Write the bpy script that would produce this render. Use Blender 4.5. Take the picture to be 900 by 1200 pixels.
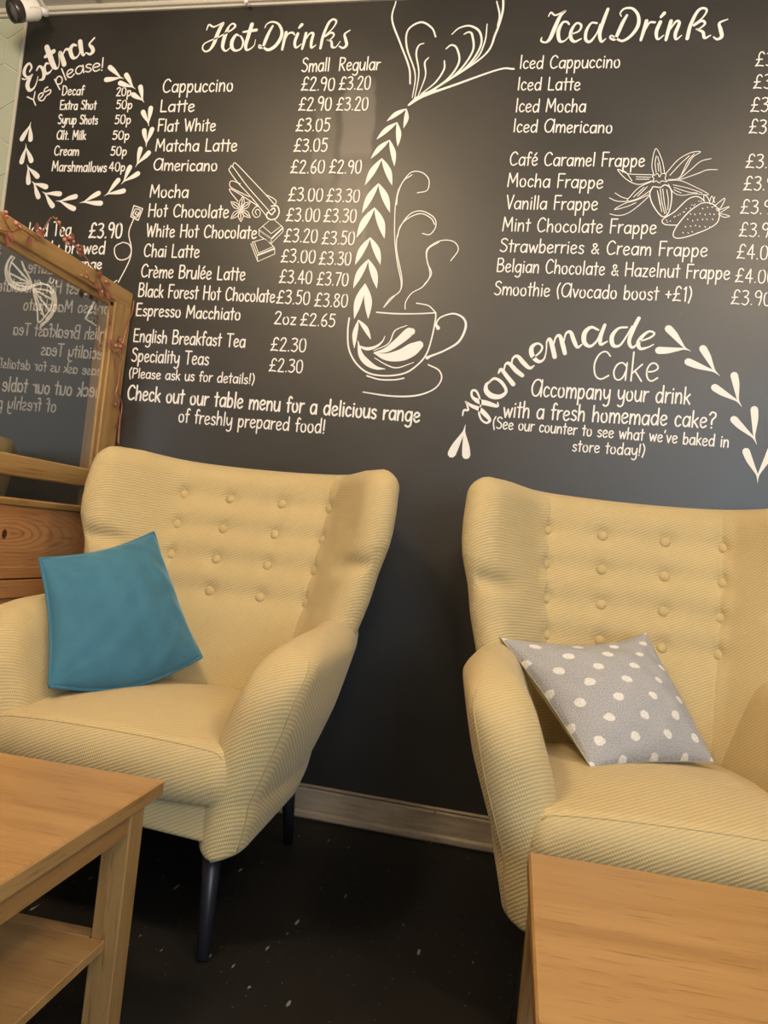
import bpy, math, random
import numpy as np
from mathutils import Vector, Matrix
for o in list(bpy.data.objects): bpy.data.objects.remove(o)
SC = bpy.context.scene
COL = SC.collection
random.seed(7)

# ------------------------------------------------------------------ camera
FPX = 930.0
YAW, PITCH, ROLL = math.radians(12.46), math.radians(2.18), math.radians(6.115)
CAM = Vector((0, -2.4156, 0.87))
fwd = Vector((-math.sin(YAW)*math.cos(PITCH), math.cos(YAW)*math.cos(PITCH), math.sin(PITCH)))
rt0 = Vector((math.cos(YAW), math.sin(YAW), 0)); up0 = rt0.cross(fwd)
RT = rt0*math.cos(ROLL) + up0*math.sin(ROLL)
UP = up0*math.cos(ROLL) - rt0*math.sin(ROLL)
cd = bpy.data.cameras.new('camera'); cam = bpy.data.objects.new('camera', cd); COL.objects.link(cam)
cam.matrix_world = Matrix(((RT.x, UP.x, -fwd.x, CAM.x), (RT.y, UP.y, -fwd.y, CAM.y), (RT.z, UP.z, -fwd.z, CAM.z), (0, 0, 0, 1)))
cd.sensor_fit = 'VERTICAL'; cd.sensor_height = 36.0; cd.lens = FPX/1200*36; cd.clip_start = 0.02
SC.camera = cam

def ray(px, py):
    return RT*((px-450)/FPX) - UP*((py-600)/FPX) + fwd
def at_y(px, py, Y):            # point of the plane y = Y seen at a pixel of the photograph
    d = ray(px, py); return CAM + d*((Y-CAM.y)/d.y)
def at_x(px, py, X):
    d = ray(px, py); return CAM + d*((X-CAM.x)/d.x)

# ------------------------------------------------------------------ world, lights, exposure
SC.view_settings.view_transform = 'Standard'; SC.view_settings.look = 'None'
SC.view_settings.gamma = 1; SC.view_settings.use_curve_mapping = False
SC.view_settings.exposure = 0.8
w = bpy.data.worlds.new('world'); SC.world = w; w.use_nodes = True
w.node_tree.nodes['Background'].inputs[0].default_value = (0.75, 0.86, 1.0, 1)
w.node_tree.nodes['Background'].inputs[1].default_value = 0.9
SC.cycles.max_bounces = 8; SC.cycles.transparent_max_bounces = 12
SC.cycles.use_denoising = True
SC.cycles.sample_clamp_indirect = 4
def area(name, loc, target, sx, sy, watts, col):
    l = bpy.data.lights.new(name, 'AREA'); l.shape = 'RECTANGLE'; l.size = sx; l.size_y = sy; l.energy = watts; l.color = col
    o = bpy.data.objects.new(name, l); COL.objects.link(o); o.location = loc
    o.rotation_euler = (Vector(target)-Vector(loc)).to_track_quat('-Z', 'Y').to_euler()
    return o
CEIL = 2.64
def bulb(name, loc, r, watts, col):
    l = bpy.data.lights.new(name, 'POINT'); l.shadow_soft_size = r; l.energy = watts; l.color = col
    o = bpy.data.objects.new(name, l); COL.objects.link(o); o.location = loc
WARM = (1, .75, .47)
bulb('unseen_lamp', (-1.15, -1.6, 2.46), .13, 43, WARM)
bulb('unseen_lamp', (.95, -1.6, 2.46), .13, 33, WARM)
bulb('unseen_lamp', (.3, -3.3, 2.3), .13, 26, (1, .86, .70))  # unseen fill behind the camera, added to light wall and ceiling evenly
area('window_daylight', (1.95, -4.6, 1.5), (.1, 0, 1.0), 1.5, 1.7, 50, (.66, .83, 1.0))

# ------------------------------------------------------------------ helpers
def tag(o, label=None, cat=None, group=None, kind=None):
    if label: o['label'] = label
    if cat: o['category'] = cat
    if group: o['group'] = group
    if kind: o['kind'] = kind
    return o
def mesh(name, vs, fs, mat, parent=None, uvs=None, smooth=True):
    me = bpy.data.meshes.new(name); me.from_pydata([tuple(v) for v in vs], [], fs)
    if uvs is not None:
        ul = me.uv_layers.new(name='UVMap')
        li = np.empty(len(me.loops), dtype=np.int32); me.loops.foreach_get('vertex_index', li)
        ul.data.foreach_set('uv', np.asarray(uvs, dtype=np.float32)[li].ravel())
    me.polygons.foreach_set('use_smooth', [smooth]*len(me.polygons))
    me.materials.append(mat); me.update()
    o = bpy.data.objects.new(name, me); COL.objects.link(o)
    if parent: o.parent = parent
    return o
def empty(name, loc, rz=0):
    o = bpy.data.objects.new(name, None); COL.objects.link(o); o.location = loc; o.rotation_euler = (0, 0, rz)
    o.empty_display_size = .1
    return o
class MB:
    def __init__(s): s.v = []; s.f = []
    def add(s, vs, fs):
        n = len(s.v); s.v += [tuple(v) for v in vs]; s.f += [tuple(i+n for i in f) for f in fs]
    def box(s, x0, x1, y0, y1, z0, z1, c=.002, M=None):     # box with chamfered edges
        x0, x1 = min(x0, x1), max(x0, x1); y0, y1 = min(y0, y1), max(y0, y1); z0, z1 = min(z0, z1), max(z0, z1)
        c = min(c, (x1-x0)*.4, (y1-y0)*.4, (z1-z0)*.4)
        lo = (x0, y0, z0); hi = (x1, y1, z1); vs = []; idx = {}
        for sx in (0, 1):
            for sy in (0, 1):
                for sz in (0, 1):
                    S = (sx, sy, sz); P = [hi[i] if S[i] else lo[i] for i in range(3)]; I = [P[i]+(-c if S[i] else c) for i in range(3)]
                    for ax in range(3):
                        q = list(I); q[ax] = P[ax]; idx[S, ax] = len(vs); vs.append(q)
        fs = []
        for ax in range(3):
            b, d = (ax+1) % 3, (ax+2) % 3
            for s_ in (0, 1):
                def K(u, v):
                    S = [0]*3; S[ax] = s_; S[b] = u; S[d] = v; return tuple(S)
                q = [idx[K(u, v), ax] for u, v in ((0, 0), (1, 0), (1, 1), (0, 1))]
                fs.append(q if s_ else q[::-1])
        for ax in range(3):
            b, d = (ax+1) % 3, (ax+2) % 3
            for u in (0, 1):
                for v in (0, 1):
                    A = [0]*3; A[b] = u; A[d] = v; B = list(A); B[ax] = 1; A, B = tuple(A), tuple(B)
                    q = [idx[A, b], idx[B, b], idx[B, d], idx[A, d]]
                    fs.append(q if u != v else q[::-1])
        for S in [(a, b, c_) for a in (0, 1) for b in (0, 1) for c_ in (0, 1)]:
            q = [idx[S, 0], idx[S, 1], idx[S, 2]]
            fs.append(q if sum(S) % 2 else q[::-1])
        if M is not None: vs = [M @ Vector(v) for v in vs]
        s.add(vs, fs)
    def tube(s, pts, rad, n=8, cap=True):
        pts = [Vector(p) for p in pts]; N = len(pts); vs = []; fs = []
        ref = None
        for i, p in enumerate(pts):
            t = (pts[min(i+1, N-1)]-pts[max(i-1, 0)]).normalized()
            if ref is None: ref = t.orthogonal().normalized()
            ref = (ref - t*ref.dot(t)); ref = ref.normalized() if ref.length > 1e-6 else t.orthogonal().normalized()
            b = t.cross(ref); r = rad[i] if isinstance(rad, (list, tuple)) else rad
            for k in range(n):
                a = 2*math.pi*k/n; vs.append(p+ref*(r*math.cos(a))+b*(r*math.sin(a)))
        for i in range(N-1):
            for k in range(n):
                k2 = (k+1) % n; fs.append((i*n+k, i*n+k2, (i+1)*n+k2, (i+1)*n+k))
        if cap: fs.append(tuple(range(n))[::-1]); fs.append(tuple((N-1)*n+k for k in range(n)))
        s.add(vs, fs)
    def lathe(s, prof, n=20, M=None):      # prof: (radius, height) list
        vs = []; fs = []
        for r, h in prof:
            for k in range(n):
                a = 2*math.pi*k/n; v = Vector((r*math.cos(a), r*math.sin(a), h)); vs.append(M @ v if M else v)
        for i in range(len(prof)-1):
            for k in range(n):
                k2 = (k+1) % n; fs.append((i*n+k, i*n+k2, (i+1)*n+k2, (i+1)*n+k))
        fs.append(tuple(range(n))[::-1]); fs.append(tuple((len(prof)-1)*n+k for k in range(n)))
        s.add(vs, fs)
    def build(s, name, mat, parent=None, smooth=False):
        return mesh(name, s.v, s.f, mat, parent, smooth=smooth)
def catmull(P, per=6):
    P = [np.array(p, float) for p in P]
    if len(P) < 3: return P
    out = []
    for i in range(len(P)-1):
        p0 = P[i-1] if i else 2*P[0]-P[1]; p1, p2 = P[i], P[i+1]; p3 = P[i+2] if i+2 < len(P) else 2*P[-1]-P[-2]
        for k in range(per):
            t = k/per
            out.append(.5*((2*p1)+(p2-p0)*t+(2*p0-5*p1+4*p2-p3)*t*t+(3*p1-p0-3*p2+p3)*t**3))
    out.append(P[-1]); return out
def sstep(a, b, x):
    t = min(max((x-a)/(b-a), 0), 1); return t*t*(3-2*t)
def interp(x, xs, ys): return float(np.interp(x, xs, ys))
def rnd_profile(d, r, p=2.0):
    d = min(max(d/r, 0), 1); return max(0, 1-(1-d)**p)**(1/p)
def knots(n, e=.55):                     # 0..1 grid, denser towards both ends
    return [e*(.5-.5*math.cos(math.pi*i/n))+(1-e)*i/n for i in range(n+1)]
def puffed(name, N, M, P, UV, mat, parent=None, e=.55):
    # closed upholstered body: P(a, b, side) -> point, both sides meet on the border
    A = knots(N, e); B = knots(M, e); vs = []; uv = []; ix = {}; fs = []
    for s in (1, -1):
        for j, b in enumerate(B):
            for i, a in enumerate(A):
                border = i in (0, N) or j in (0, M)
                if s < 0 and border: ix[s, i, j] = ix[1, i, j]; continue
                ix[s, i, j] = len(vs); vs.append(P(a, b, s)); uv.append(UV(a, b, s))
    for s in (1, -1):
        for j in range(M):
            for i in range(N):
                q = (ix[s, i, j], ix[s, i+1, j], ix[s, i+1, j+1], ix[s, i, j+1])
                fs.append(q if s > 0 else q[::-1])
    return mesh(name, vs, fs, mat, parent, uv)

# ------------------------------------------------------------------ materials
def mat_new(name):
    m = bpy.data.materials.new(name); m.use_nodes = True; nt = m.node_tree
    return m, nt, nt.nodes['Principled BSDF']
class NT:
    def __init__(s, nt): s.nt = nt
    def n(s, typ, ins=None, **kw):
        nd = s.nt.nodes.new(typ)
        for k, v in kw.items(): setattr(nd, k, v)
        for k, v in (ins or {}).items():
            if hasattr(v, 'is_linked') or isinstance(v, bpy.types.NodeSocket): s.nt.links.new(v, nd.inputs[k])
            else: nd.inputs[k].default_value = v
        return nd
    def m(s, op, a, b=0.0, c=0.0): return s.n('ShaderNodeMath', {0: a, 1: b, 2: c}, operation=op).outputs[0]
    def vm(s, op, a, b=(0, 0, 0)): return s.n('ShaderNodeVectorMath', {0: a, 1: b}, operation=op).outputs[0]
    def mix(s, f, a, b): return s.n('ShaderNodeMix', {0: f, 6: a, 7: b}, data_type='RGBA').outputs[2]
    def ramp(s, f, stops):
        nd = s.n('ShaderNodeValToRGB', {0: f}); cr = nd.color_ramp
        while len(cr.elements) < len(stops): cr.elements.new(.5)
        for e, (p, c) in zip(cr.elements, stops): e.position = p; e.color = c if len(c) == 4 else (*c, 1)
        return nd.outputs[0]
    def noise(s, vec, scale, detail=3, rough=.5, dist=0):
        return s.n('ShaderNodeTexNoise', {'Vector': vec, 'Scale': scale, 'Detail': detail, 'Roughness': rough, 'Distortion': dist}).outputs['Fac']
    def mapping(s, vec, scale=(1, 1, 1), rot=(0, 0, 0), loc=(0, 0, 0)):
        return s.n('ShaderNodeMapping', {'Vector': vec, 'Scale': scale, 'Rotation': rot, 'Location': loc}).outputs[0]
    def coord(s, out='Object'): return s.n('ShaderNodeTexCoord').outputs[out]
    def link(s, a, b): s.nt.links.new(a, b)
def simple(name, col, rough=.5, metal=0, spec=.5):
    m, nt, b = mat_new(name)
    b.inputs['Base Color'].default_value = (*col, 1); b.inputs['Roughness'].default_value = rough
    b.inputs['Metallic'].default_value = metal; b.inputs['Specular IOR Level'].default_value = spec
    return m
def fabric(name, c_hi, c_lo, c_thread, period=.0075, bump=.5):
    m, nt, b = mat_new(name); T = NT(nt)
    uv = T.coord('Object')
    wob = T.m('MULTIPLY', T.noise(uv, 22, 2), 2.2)
    def rib(d, per):
        k = 2*math.pi/per
        dt = T.n('ShaderNodeVectorMath', {0: uv, 1: tuple(q*k for q in d)}, operation='DOT_PRODUCT').outputs['Value']
        return T.m('ADD', T.m('MULTIPLY', T.m('SINE', T.m('ADD', dt, wob)), .5), .5)
    wv = rib((-.42, .42, .80), period); th = rib((.75, .55, .36), period*.6)
    h = T.m('ADD', T.m('MULTIPLY', wv, .75), T.m('MULTIPLY', th, .25))
    fine = T.noise(uv, 520, 2)
    big = T.noise(T.mapping(uv, scale=(1, 1, 1)), 6, 4, .6)
    c = T.mix(T.m('SMOOTHSTEP', .25, .8, h) if False else h, c_lo, c_hi)
    c = T.mix(T.m('MULTIPLY', T.n('ShaderNodeMapRange', {0: fine, 1: .5, 2: .68}).outputs[0], .35), c, c_thread)
    c = T.mix(T.m('MULTIPLY', T.n('ShaderNodeMapRange', {0: big, 1: .45, 2: .8}).outputs[0], .22), c, (c_lo[0]*.8, c_lo[1]*.78, c_lo[2]*.75, 1))
    T.link(c, b.inputs['Base Color'])
    b.inputs['Roughness'].default_value = .92; b.inputs['Specular IOR Level'].default_value = .15
    b.inputs['Sheen Weight'].default_value = .12; b.inputs['Sheen Roughness'].default_value = .5
    hb = T.m('ADD', h, T.m('MULTIPLY', fine, .35))
    T.link(T.n('ShaderNodeBump', {'Height': hb, 'Strength': bump, 'Distance': .0016}).outputs[0], b.inputs['Normal'])
    return m
def wood(name, c1, c2, c3, axis='X', scale=1.0, rough=.42, streak=40.0, knot=None):
    m, nt, b = mat_new(name); T = NT(nt)
    co = T.coord('Object')
    k = {'X': (.06, 1, 1), 'Y': (1, .06, 1), 'Z': (1, 1, .06)}[axis]
    warp = T.n('ShaderNodeTexNoise', {'Vector': T.mapping(co, scale=tuple(q*(1.6 if q == 1 else 12) for q in k)), 'Scale': 1.3*scale, 'Detail': 2}).outputs['Fac']
    v = T.mapping(co, scale=k)
    v2 = T.n('ShaderNodeVectorMath', {0: v, 1: T.n('ShaderNodeCombineXYZ', {0: T.m('MULTIPLY', warp, .05), 1: T.m('MULTIPLY', warp, .05), 2: T.m('MULTIPLY', warp, .05)}).outputs[0]}, operation='ADD').outputs[0]
    fine = T.noise(v2, streak*4.0*scale, 3, .65)
    band = T.noise(v2, streak*.55*scale, 4, .6)
    c = T.ramp(band, [(.3, c1), (.52, c2), (.72, c3)])
    pores = T.n('ShaderNodeMapRange', {0: fine, 1: .56, 2: .70}).outputs[0]
    c = T.mix(T.m('MULTIPLY', pores, .6), c, (c3[0]*.55, c3[1]*.48, c3[2]*.4, 1))
    if knot:                                                  # pine: growth rings bulging round one knot
        sx = T.n('ShaderNodeSeparateXYZ', {0: co}); dx0 = T.m('SUBTRACT', sx.outputs['Y'], knot[0]); dx = dx0; dz = T.m('SUBTRACT', sx.outputs['Z'], knot[1])
        r2 = T.m('ADD', T.m('MULTIPLY', T.m('MULTIPLY', dx, dx), T.m('ADD', .10, T.m('MULTIPLY', T.m('LESS_THAN', dx, 0.0), .5))), T.m('MULTIPLY', T.m('MULTIPLY', dz, dz), 2.2))
        r = T.m('SQRT', r2)
        d = T.m('ADD', r, T.m('MULTIPLY', T.noise(T.mapping(co, scale=(1, .3, 1)), 14, 2), .05))
        near = T.m('MULTIPLY', T.m('POWER', 2.718, T.m('MULTIPLY', r, -11.0)), T.n('ShaderNodeMapRange', {0: r, 1: .004, 2: .02}).outputs[0])
        ring = T.m('SINE', T.m('MULTIPLY', d, 420.0))
        rg = T.m('MULTIPLY', T.n('ShaderNodeMapRange', {0: ring, 1: .1, 2: 1.0}).outputs[0], T.m('ADD', T.m('MULTIPLY', near, .62), .10))
        c = T.mix(rg, c, (c3[0]*.7, c3[1]*.55, c3[2]*.45, 1))
        rk = T.m('SQRT', T.m('ADD', T.m('MULTIPLY', dx0, dx0), T.m('MULTIPLY', T.m('MULTIPLY', dz, dz), .55)))
        c = T.mix(T.n('ShaderNodeMapRange', {0: rk, 1: .0125, 2: .008}).outputs[0], c, (.085, .022, .012, 1))
    T.link(c, b.inputs['Base Color'])
    b.inputs['Roughness'].default_value = rough; b.inputs['Specular IOR Level'].default_value = .4
    T.link(T.n('ShaderNodeBump', {'Height': T.m('SUBTRACT', 1.0, pores), 'Strength': .25, 'Distance': .0006}).outputs[0], b.inputs['Normal'])
    return m

M = {}
M['yellow_fabric'] = fabric('yellow_twill', (.57, .44, .215, 1), (.43, .325, .148, 1), (.53, .50, .44, 1), .0068, .5)
M['button'] = simple('button_fabric', (.47, .36, .17), .9)
M['seam'] = simple('seam_thread', (.40, .31, .15), .9)
M['black_leg'] = simple('black_painted_wood', (.012, .013, .018), .38)
M['oak'] = wood('oak_veneer', (.40, .235, .095), (.355, .20, .075), (.295, .155, .054), 'X', 1.0, .38)
M['oak_y'] = wood('oak_edge', (.39, .235, .09), (.335, .185, .065), (.26, .125, .04), 'Y', 1.0, .45)
M['oak_leg'] = wood('oak_leg', (.36, .22, .09), (.31, .18, .065), (.25, .13, .045), 'Z', 1.0, .45)
M['frame_y'] = wood('frame_pine_rail', (.42, .26, .095), (.35, .205, .07), (.25, .13, .042), 'Y', .8, .45)
M['frame_z'] = wood('frame_pine_post', (.45, .28, .105), (.38, .22, .078), (.27, .145, .048), 'Z', .8, .45)
M['pine'] = wood('knotty_pine', (.50, .25, .10), (.44, .21, .078), (.36, .155, .055), 'Y', .6, .40, 40, knot=(-.486, .781))
M['chalk'] = simple('white_paint_pen', (.82, .80, .77), .7, 0, .2)
M['cream_trim'] = simple('cream_trim', (.55, .52, .45), .5)
M['grout'] = simple('white_grout', (.60, .60, .55), .8)
M['tile'] = simple('sage_tile', (.44, .47, .37), .25)
M['white_plastic'] = simple('white_plastic', (.78, .76, .72), .35)
M['dark_plastic'] = simple('dark_plastic', (.03, .025, .025), .3)
M['lens_glass'] = simple('lens_glass', (.10, .10, .10), .12)
M['copper_stem'] = simple('copper_wire', (.36, .15, .09), .4, .45)
M['copper_leaf'] = simple('copper_leaf', (.30, .105, .07), .5, .25)
M['bud'] = simple('dusty_pink_bud', (.42, .17, .13), .5, .1)

def mk_blackboard():
    m, nt, b = mat_new('blackboard_paint'); T = NT(nt); co = T.coord('Object')
    smear = T.noise(T.mapping(co, scale=(1.2, 1, 2.2), rot=(0, .3, 0)), 1.7, 5, .62)
    c = T.mix(T.n('ShaderNodeMapRange', {0: smear, 1: .38, 2: .72}).outputs[0], (.009, .0075, .0062, 1), (.020, .0168, .014, 1))
    sp = T.n('ShaderNodeSeparateXYZ', {0: co})
    wob = T.m('MULTIPLY', T.m('SUBTRACT', T.noise(co, 9, 3), .5), .05)
    # two brushed-out patches beside the hot drink prices
    def patch(x0, x1, z0, z1, lean, amt, c):
        x = T.m('ADD', T.m('ADD', sp.outputs['X'], wob), T.m('MULTIPLY', T.m('SUBTRACT', sp.outputs['Z'], z0), lean)); z = T.m('ADD', sp.outputs['Z'], wob)
        f = T.m('MULTIPLY', T.n('ShaderNodeMapRange', {0: x, 1: x0-.006, 2: x0+.006}).outputs[0], T.n('ShaderNodeMapRange', {0: x, 1: x1+.006, 2: x1-.006}).outputs[0])
        f = T.m('MULTIPLY', f, T.m('MULTIPLY', T.n('ShaderNodeMapRange', {0: z, 1: z0-.02, 2: z0+.02}).outputs[0], T.n('ShaderNodeMapRange', {0: z, 1: z1+.03, 2: z1-.03}).outputs[0]))
        f = T.m('MULTIPLY', f, T.m('ADD', .6, T.m('MULTIPLY', smear, .7)))
        return T.mix(T.m('MULTIPLY', f, amt), c, (.12, .108, .096, 1))
    for px0, px1, pz0, pz1, am in ((399, 436, 185, 95, .75), (390, 428, 300, 190, .40), (364, 390, 215, 120, .35)):
        p0 = at_y(px0, pz0, 0); p1 = at_y(px1, pz1, 0)
        c = patch(p0.x, p0.x+(px1-px0)*.0027, p0.z, p1.z, 0.03, am, c)
    dots = T.n('ShaderNodeTexVoronoi', {'Vector': co, 'Scale': 14}).outputs['Distance']
    c = T.mix(T.m('MULTIPLY', T.n('ShaderNodeMapRange', {0: dots, 1: .035, 2: .02}).outputs[0], .25), c, (.25, .23, .21, 1))
    T.link(c, b.inputs['Base Color'])
    T.link(T.m('ADD', .40, T.m('MULTIPLY', smear, .16)), b.inputs['Roughness']); b.inputs['Specular IOR Level'].default_value = .85
    T.link(T.n('ShaderNodeBump', {'Height': T.noise(co, 60, 3), 'Strength': .12, 'Distance': .002}).outputs[0], b.inputs['Normal'])
    return m
M['blackboard'] = mk_blackboard()
def mk_floor():
    m, nt, b = mat_new('black_vinyl_floor'); T = NT(nt); co = T.coord('Object')
    n1 = T.noise(co, 5, 5, .6)
    c = T.mix(n1, (.005, .0045, .004, 1), (.013, .012, .011, 1))
    # chalky scuffs: short streaks and specks
    for sc, rot, st, thr, am, keep in ((9, 1.25, (1, .22, 1), .030, .75, .62), (11, .75, (1, .18, 1), .028, .7, .66), (14, 1.7, (1, .3, 1), .03, .6, .6), (17, 0, (1, 1, 1), .030, .55, .45)):
        vn = T.n('ShaderNodeTexVoronoi', {'Vector': T.mapping(co, scale=st, rot=(0, 0, rot)), 'Scale': sc}, voronoi_dimensions='2D')
        d_ = T.m('ADD', vn.outputs['Distance'], T.m('MULTIPLY', T.m('SUBTRACT', T.noise(co, 70, 2), .5), .05))
        rnd = T.n('ShaderNodeSeparateColor', {0: vn.outputs['Color']}).outputs[0]
        c = T.mix(T.m('MULTIPLY', T.m('MULTIPLY', T.n('ShaderNodeMapRange', {0: d_, 1: thr, 2: thr*.5}).outputs[0], T.m('GREATER_THAN', rnd, keep)), am), c, (.26, .245, .22, 1))
    T.link(c, b.inputs['Base Color'])
    T.link(T.m('ADD', .42, T.m('MULTIPLY', n1, .25)), b.inputs['Roughness']); b.inputs['Specular IOR Level'].default_value = .22
    return m
M['floor'] = mk_floor()
def mk_base():
    m, nt, b = mat_new('worn_cream_paint'); T = NT(nt); co = T.coord('Object')
    n = T.noise(T.mapping(co, scale=(.12, 1, 1)), 60, 5, .65); n2 = T.noise(co, 4, 4, .6); n3 = T.noise(co, 45, 2)
    c = T.ramp(n, [(.32, (.22, .165, .10)), (.5, (.33, .265, .185)), (.7, (.40, .335, .25))])
    c = T.mix(T.m('MULTIPLY', T.n('ShaderNodeMapRange', {0: n2, 1: .45, 2: .7}).outputs[0], .5), c, (.30, .24, .17, 1))
    c = T.mix(T.n('ShaderNodeMapRange', {0: n3, 1: .72, 2: .76}).outputs[0], c, (.05, .035, .02, 1))
    T.link(c, b.inputs['Base Color']); b.inputs['Roughness'].default_value = .5
    return m
M['baseboard'] = mk_base()
def mk_ceiling():
    m, nt, b = mat_new('ceiling_tiles'); T = NT(nt); co = T.coord('Object'); sp = T.n('ShaderNodeSeparateXYZ', {0: co})
    l = T.m('ABSOLUTE', T.m('SUBTRACT', T.m('FRACT', T.m('DIVIDE', T.m('ADD', sp.outputs['X'], 1.735+6), .6)), .5))
    l2 = T.m('ABSOLUTE', T.m('SUBTRACT', T.m('FRACT', T.m('DIVIDE', T.m('ADD', sp.outputs['Y'], .1+9), .6)), .5))
    lin = T.m('GREATER_THAN', T.m('MAXIMUM', l, l2), .48)
    c = T.mix(lin, (.60, .57, .50, 1), (.38, .36, .32, 1))
    T.link(c, b.inputs['Base Color']); b.inputs['Roughness'].default_value = .8
    return m
M['ceiling'] = mk_ceiling()
M['taupe'] = simple('taupe_plaster', (.26, .235, .205), .85)
M['plaster'] = simple('pale_plaster', (.55, .53, .48), .85)
def mk_glass():
    m, nt, b = mat_new('clear_glass'); T = NT(nt); nt.nodes.remove(b)
    fr = T.n('ShaderNodeFresnel', {'IOR': 1.5}).outputs[0]
    s = T.n('ShaderNodeMixShader', {0: T.m('MULTIPLY', fr, .55), 1: T.n('ShaderNodeBsdfTransparent', {0: (.97, .98, .97, 1)}).outputs[0], 2: T.n('ShaderNodeBsdfGlossy', {'Color': (1, 1, 1, 1), 'Roughness': .0}).outputs[0]})
    T.link(s.outputs[0], nt.nodes['Material Output'].inputs[0])
    return m
M['glass'] = mk_glass()
def mk_velvet():
    m, nt, b = mat_new('teal_velvet'); T = NT(nt); uv = T.coord('UV')
    n = T.noise(uv, 9, 5, .65, .6)
    c = T.mix(n, (.034, .118, .185, 1), (.066, .195, .285, 1))
    T.link(c, b.inputs['Base Color']); b.inputs['Roughness'].default_value = .85; b.inputs['Specular IOR Level'].default_value = .15
    b.inputs['Sheen Weight'].default_value = .55; b.inputs['Sheen Roughness'].default_value = .35; b.inputs['Sheen Tint'].default_value = (.45, .75, .9, 1)
    T.link(T.n('ShaderNodeBump', {'Height': T.noise(uv, 700, 2), 'Strength': .2, 'Distance': .001}).outputs[0], b.inputs['Normal'])
    return m
M['velvet'] = mk_velvet()
def mk_polka():
    m, nt, b = mat_new('grey_polka_linen'); T = NT(nt); uv = T.coord('UV')
    sp = T.n('ShaderNodeSeparateXYZ', {0: uv}); U, V = sp.outputs[0], sp.outputs[1]
    px = .100
    wob = T.m('MULTIPLY', T.m('SUBTRACT', T.noise(uv, 60, 2), .5), .010)
    def lattice(ou, ov):
        du = T.m('MULTIPLY', T.m('SUBTRACT', T.m('FRACT', T.m('DIVIDE', T.m('ADD', U, ou+1), px)), .5), px)
        dv = T.m('MULTIPLY', T.m('SUBTRACT', T.m('FRACT', T.m('DIVIDE', T.m('ADD', V, ov+1), px)), .5), px)
        r = T.m('SQRT', T.m('ADD', T.m('MULTIPLY', du, du), T.m('MULTIPLY', T.m('MULTIPLY', dv, dv), 1.35)))
        return T.n('ShaderNodeMapRange', {0: T.m('ADD', r, wob), 1: .0142, 2: .0122}).outputs[0]
    dot = T.m('MAXIMUM', lattice(0, 0), lattice(px/2, px/2))
    dot = T.m('MULTIPLY', dot, T.n('ShaderNodeMapRange', {0: T.noise(uv, 330, 2), 1: .32, 2: .45}).outputs[0])
    fl = T.noise(T.mapping(uv, scale=(1, 1, 1)), 420, 2)
    c = T.ramp(fl, [(.33, (.19, .195, .21)), (.5, (.36, .355, .365)), (.68, (.45, .435, .42))])
    c = T.mix(T.m('MULTIPLY', dot, .92), c, (.72, .69, .63, 1))
    T.link(c, b.inputs['Base Color']); b.inputs['Roughness'].default_value = .95; b.inputs['Specular IOR Level'].default_value = .1
    T.link(T.n('ShaderNodeBump', {'Height': fl, 'Strength': .35, 'Distance': .001}).outputs[0], b.inputs['Normal'])
    return m
M['polka'] = mk_polka()
M['beige_back'] = fabric('beige_cushion_back', (.38, .33, .23, 1), (.30, .26, .17, 1), (.38, .36, .31, 1), .004, .3)

# ------------------------------------------------------------------ room shell
XL, XR, YF = -3.3, 2.9, -4.8
BX = -2.035                     # where the black paint ends on the left
def slab_box(name, x0, x1, y0, y1, z0, z1, mat, **k):
    b = MB(); b.box(x0, x1, y0, y1, z0, z1, .001); o = b.build(name, mat); tag(o, kind='structure', **k); return o
wall = slab_box('wall_back', BX, XR, 0, .12, 0, CEIL, M['blackboard'], label='black painted menu wall covered in white hand lettering', cat='wall')
slab_box('floor', XL, XR, YF, .12, -.1, 0, M['floor'], label='black vinyl floor flecked with pale scuffs', cat='floor')
slab_box('ceiling', XL, XR, YF, .12, CEIL, CEIL+.1, M['ceiling'], label='cream tiled ceiling above the menu wall', cat='ceiling')
slab_box('wall_left', XL-.12, XL, YF, .12, 0, CEIL, M['plaster'], label='pale plaster wall on the left', cat='wall')
slab_box('wall_right', XR, XR+.12, YF, .12, 0, CEIL, M['taupe'], label='taupe plaster wall on the right', cat='wall')
b = MB()
b.box(XL, 1.1, YF-.12, YF, 0, CEIL); b.box(2.8, XR, YF-.12, YF, 0, CEIL); b.box(1.1, 2.8, YF-.12, YF, 0, .5); b.box(1.1, 2.8, YF-.12, YF, 2.4, CEIL)
tag(b.build('wall_front', M['plaster']), 'pale plaster wall with a wide shop window', 'wall', kind='structure')
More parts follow.
